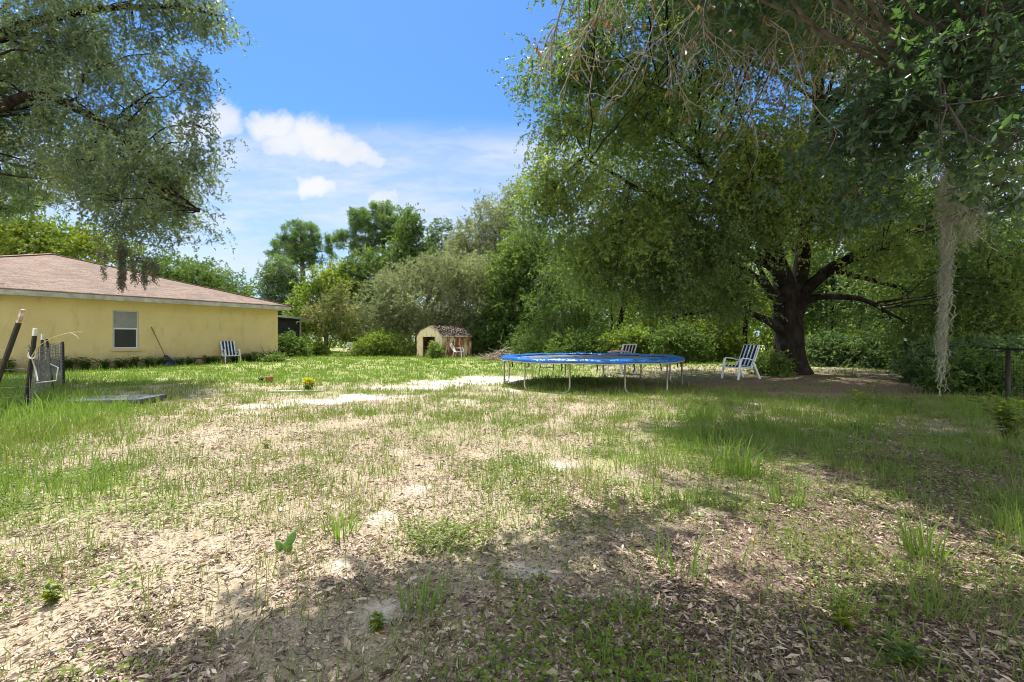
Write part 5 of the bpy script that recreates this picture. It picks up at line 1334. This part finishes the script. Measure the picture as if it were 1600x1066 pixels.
    bl += [blob(u, 540, 33 + 3 * math.sin(u), 60, 24, 1.5) for u in np.arange(760, 1900, 50)] + [blob(u, 505 + 14 * math.sin(u * .7), 31 + 2 * math.sin(u), 40, 34, 1.4) for u in np.arange(900, 1900, 75)]
    p, o = clumps(bl, 6000, .2, .4, 99, .2)
    lp, ld, LL, WW, tint, t0, t1 = sprays(p, o, .6, 5, 7, .7, .32, .16, .2)
    tag(link('far_wood', leaves_mesh('far_wood', lp, ld, LL, WW, tint), LEAF_UNDER), 'distant mass of woodland closing the view behind all trees', 'wood', kind='stuff')

# ------------------------------------------------------------------ hanging moss
def moss(label, tops, n, length, spread, w, mat, curl=.02, seg=12, taper=.35):
    """tops: list of anchor points; curly thin ribbons"""
    V = []; Fc = []; off = 0; tints = []
    base = np.array(tops[0])
    for i in range(n):
        a = np.array(tops[RNG.integers(len(tops))], float)
        L = min(length, .9) * RNG.uniform(.08, .32)
        s = a + np.array([0, 0, -length * RNG.random() ** 1.0 * .86])
        fr = 1 - taper * (a[2] - s[2]) / length
        s[:2] += np.array([.035 * math.sin((a[2] - s[2]) * 2.2), 0])
        bul = 1 + .75 * math.sin((a[2] - s[2]) * 5.1) * math.sin((a[2] - s[2]) * 2.3 + 1)
        s[:2] += RNG.normal(size=2) * spread * fr * bul * (1.35 if i % 9 == 0 else 1)
        ph = RNG.uniform(0, 6.28); fq = RNG.uniform(3, 9)
        t = np.linspace(0, 1, seg)
        q = np.stack([s[0] + curl * np.sin(fq * t + ph) + .6 * curl * np.sin(3.1 * fq * t + 2 * ph), s[1] + curl * np.cos(fq * t * .9 + ph), s[2] - L * t], 1)
        q[:, :2] += np.outer(t, RNG.normal(size=2) * spread * .9)
        d = norm(np.gradient(q, axis=0)); sd = norm(np.cross(d, RNG.normal(size=3)))
        ww = w * RNG.uniform(.6, 1.4)
        vv = np.concatenate([q - sd * ww / 2, q + sd * ww / 2])
        k = np.arange(seg - 1)
        Fc.append(np.stack([k, k + 1, k + 1 + seg, k + seg], 1) + off); V.append(vv); off += 2 * seg
        tints.append(np.full(seg - 1, RNG.random()))
    me = np_mesh('spanish_moss', np.concatenate(V) - base, np.concatenate(Fc), False, {'tint': ('FACE', np.concatenate(tints))})
    o = link('spanish_moss', me, mat); o.location = base
    return tag(o, label, 'moss')
def build_moss():
    Yn = 5.0
    c = P(1474, 255, Yn)
    moss('long pale moss strand hanging down to the ground', [c, c + np.array([.02, .02, -.1]), c + np.array([-.01, 0, .05]), c + np.array([.015, 0, -.3])], 900, 2.3, .024, .0042, MOSS, .022)
    c2 = P(1505, 275, 5.05)
    moss('shorter wispy moss tangle beside the long strand', [c2, c2 + np.array([.08, 0, .05]), c2 + np.array([-.08, 0, .03])], 320, .8, .07, .0046, MOSS, .026)
    g = 'dark moss tufts under the left bough'
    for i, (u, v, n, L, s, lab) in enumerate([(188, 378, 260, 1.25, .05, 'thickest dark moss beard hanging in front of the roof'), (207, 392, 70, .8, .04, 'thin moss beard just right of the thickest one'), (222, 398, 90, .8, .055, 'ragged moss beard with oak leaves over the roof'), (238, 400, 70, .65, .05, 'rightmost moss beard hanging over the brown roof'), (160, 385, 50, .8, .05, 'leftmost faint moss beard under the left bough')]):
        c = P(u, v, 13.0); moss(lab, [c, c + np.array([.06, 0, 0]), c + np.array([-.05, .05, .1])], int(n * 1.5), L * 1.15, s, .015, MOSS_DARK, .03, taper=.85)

# ------------------------------------------------------------------ plants on the ground
def build_weeds():
    for u, v, n, h, L, W, mat, lab, sp in [(1578, 690, 14, .5, .11, .05, LEAF_LIME, 'pale broad leaved plant standing at the right edge of the yard', .7), (1345, 640, 14, .3, .08, .03, LEAF_UNDER, 'low leafy weed in the oak shade left of the hanging moss', 1.0), (1420, 640, 7, .25, .07, .028, LEAF_UNDER, 'small weed below the end of the hanging moss', .9),
            (1320, 985, 6, .11, .05, .014, LEAF_LIME, 'lime green sprig in a sunny patch of the near litter', .8), (1415, 1040, 4, .08, .07, .016, LEAF_MID, 'grey green three leaved seedling in the near litter', 1.2), (590, 985, 5, .07, .035, .013, LEAF_LIME, 'jagged little weed in the front shadow', .8), 
            (80, 945, 6, .09, .04, .016, LEAF_LIME, 'leafy lime weed low at the left', .8), (415, 700, 4, .08, .04, .016, LEAF_LIME, 'little lime weed in the middle of the grass', .8)]:
        make_weed('weed', lab, G(u, v), n, h, L, W, mat, None, sp, 'weed', 7)
    # individual tall grass tufts
    for u, v, n, h, lab in [(1160, 745, 90, .3, 'bright long bladed grass tuft in the sun'), (1130, 725, 60, .26, 'second bright tuft just behind the brightest one'), (1230, 790, 50, .22, 'shaded grass tuft right of the bright ones'), (1440, 870, 60, .24, 'shaded tuft of arching grass at the right'), (1060, 900, 26, .24, 'sparse arching tuft in the central shadow'), (985, 960, 30, .14, 'low tuft in the front central shadow'), (535, 835, 34, .18, 'upright tuft beside the bare sand'), (1180, 670, 60, .24, 'sunny tuft in the grass before the oak'), (1590, 830, 40, .2, 'bright tuft at the right edge'), (1460, 960, 26, .16, 'tuft in the dark litter at the right'), (1320, 960, 20, .2, 'tuft with long arching blade in the sunny litter'), (660, 950, 40, .15, 'grass tuft at the edge of the front shadow'), (1100, 655, 70, .2, 'lush tuft between trampoline and bright grass')]:
        g = G(u, v); N = n
        an = RNG.uniform(0, 6.28, N); rr = .08 * RNG.random(N) ** .5 * (1 + g[1] * .08)
        me = blades_mesh('grass_tuft', g[0] + rr * np.cos(an), g[1] + rr * np.sin(an), h * RNG.uniform(.5, 1.35, N), .0045 + .0012 * g[1] * np.ones(N), RNG.gamma(3, .2, N).clip(.05, 1.2), an + RNG.normal(size=N) * .4, .45 + .5 * RNG.random(N))
        tag(link('grass_tuft', me, GRASS), lab, 'grass tuft', 'taller grass tufts')
    # arching dry stalk by the fence
    q = smooth_path([P(48, 560, 7.6), P(62, 540, 7.5), P(85, 527, 7.5), P(110, 520, 7.5), P(130, 519, 7.5)], 5); q2 = smooth_path([P(108, 520, 7.5), P(118, 524, 7.5), P(123, 530, 7.5)], 4)
    v, f = multi_tube([(q, np.linspace(.009, .004, len(q))), (q2, np.linspace(.005, .004, len(q2)))], 6)
    tag(link('dry_stalk', np_mesh('dry_stalk', v, f, True), plain('straw', (.45, .4, .24), (.6, .54, .36), 20)), 'pale dry grass stalk arching over from the broken fence', 'stalk')

build_grass()
build_litter()
build_trees()
build_moss()
build_weeds()
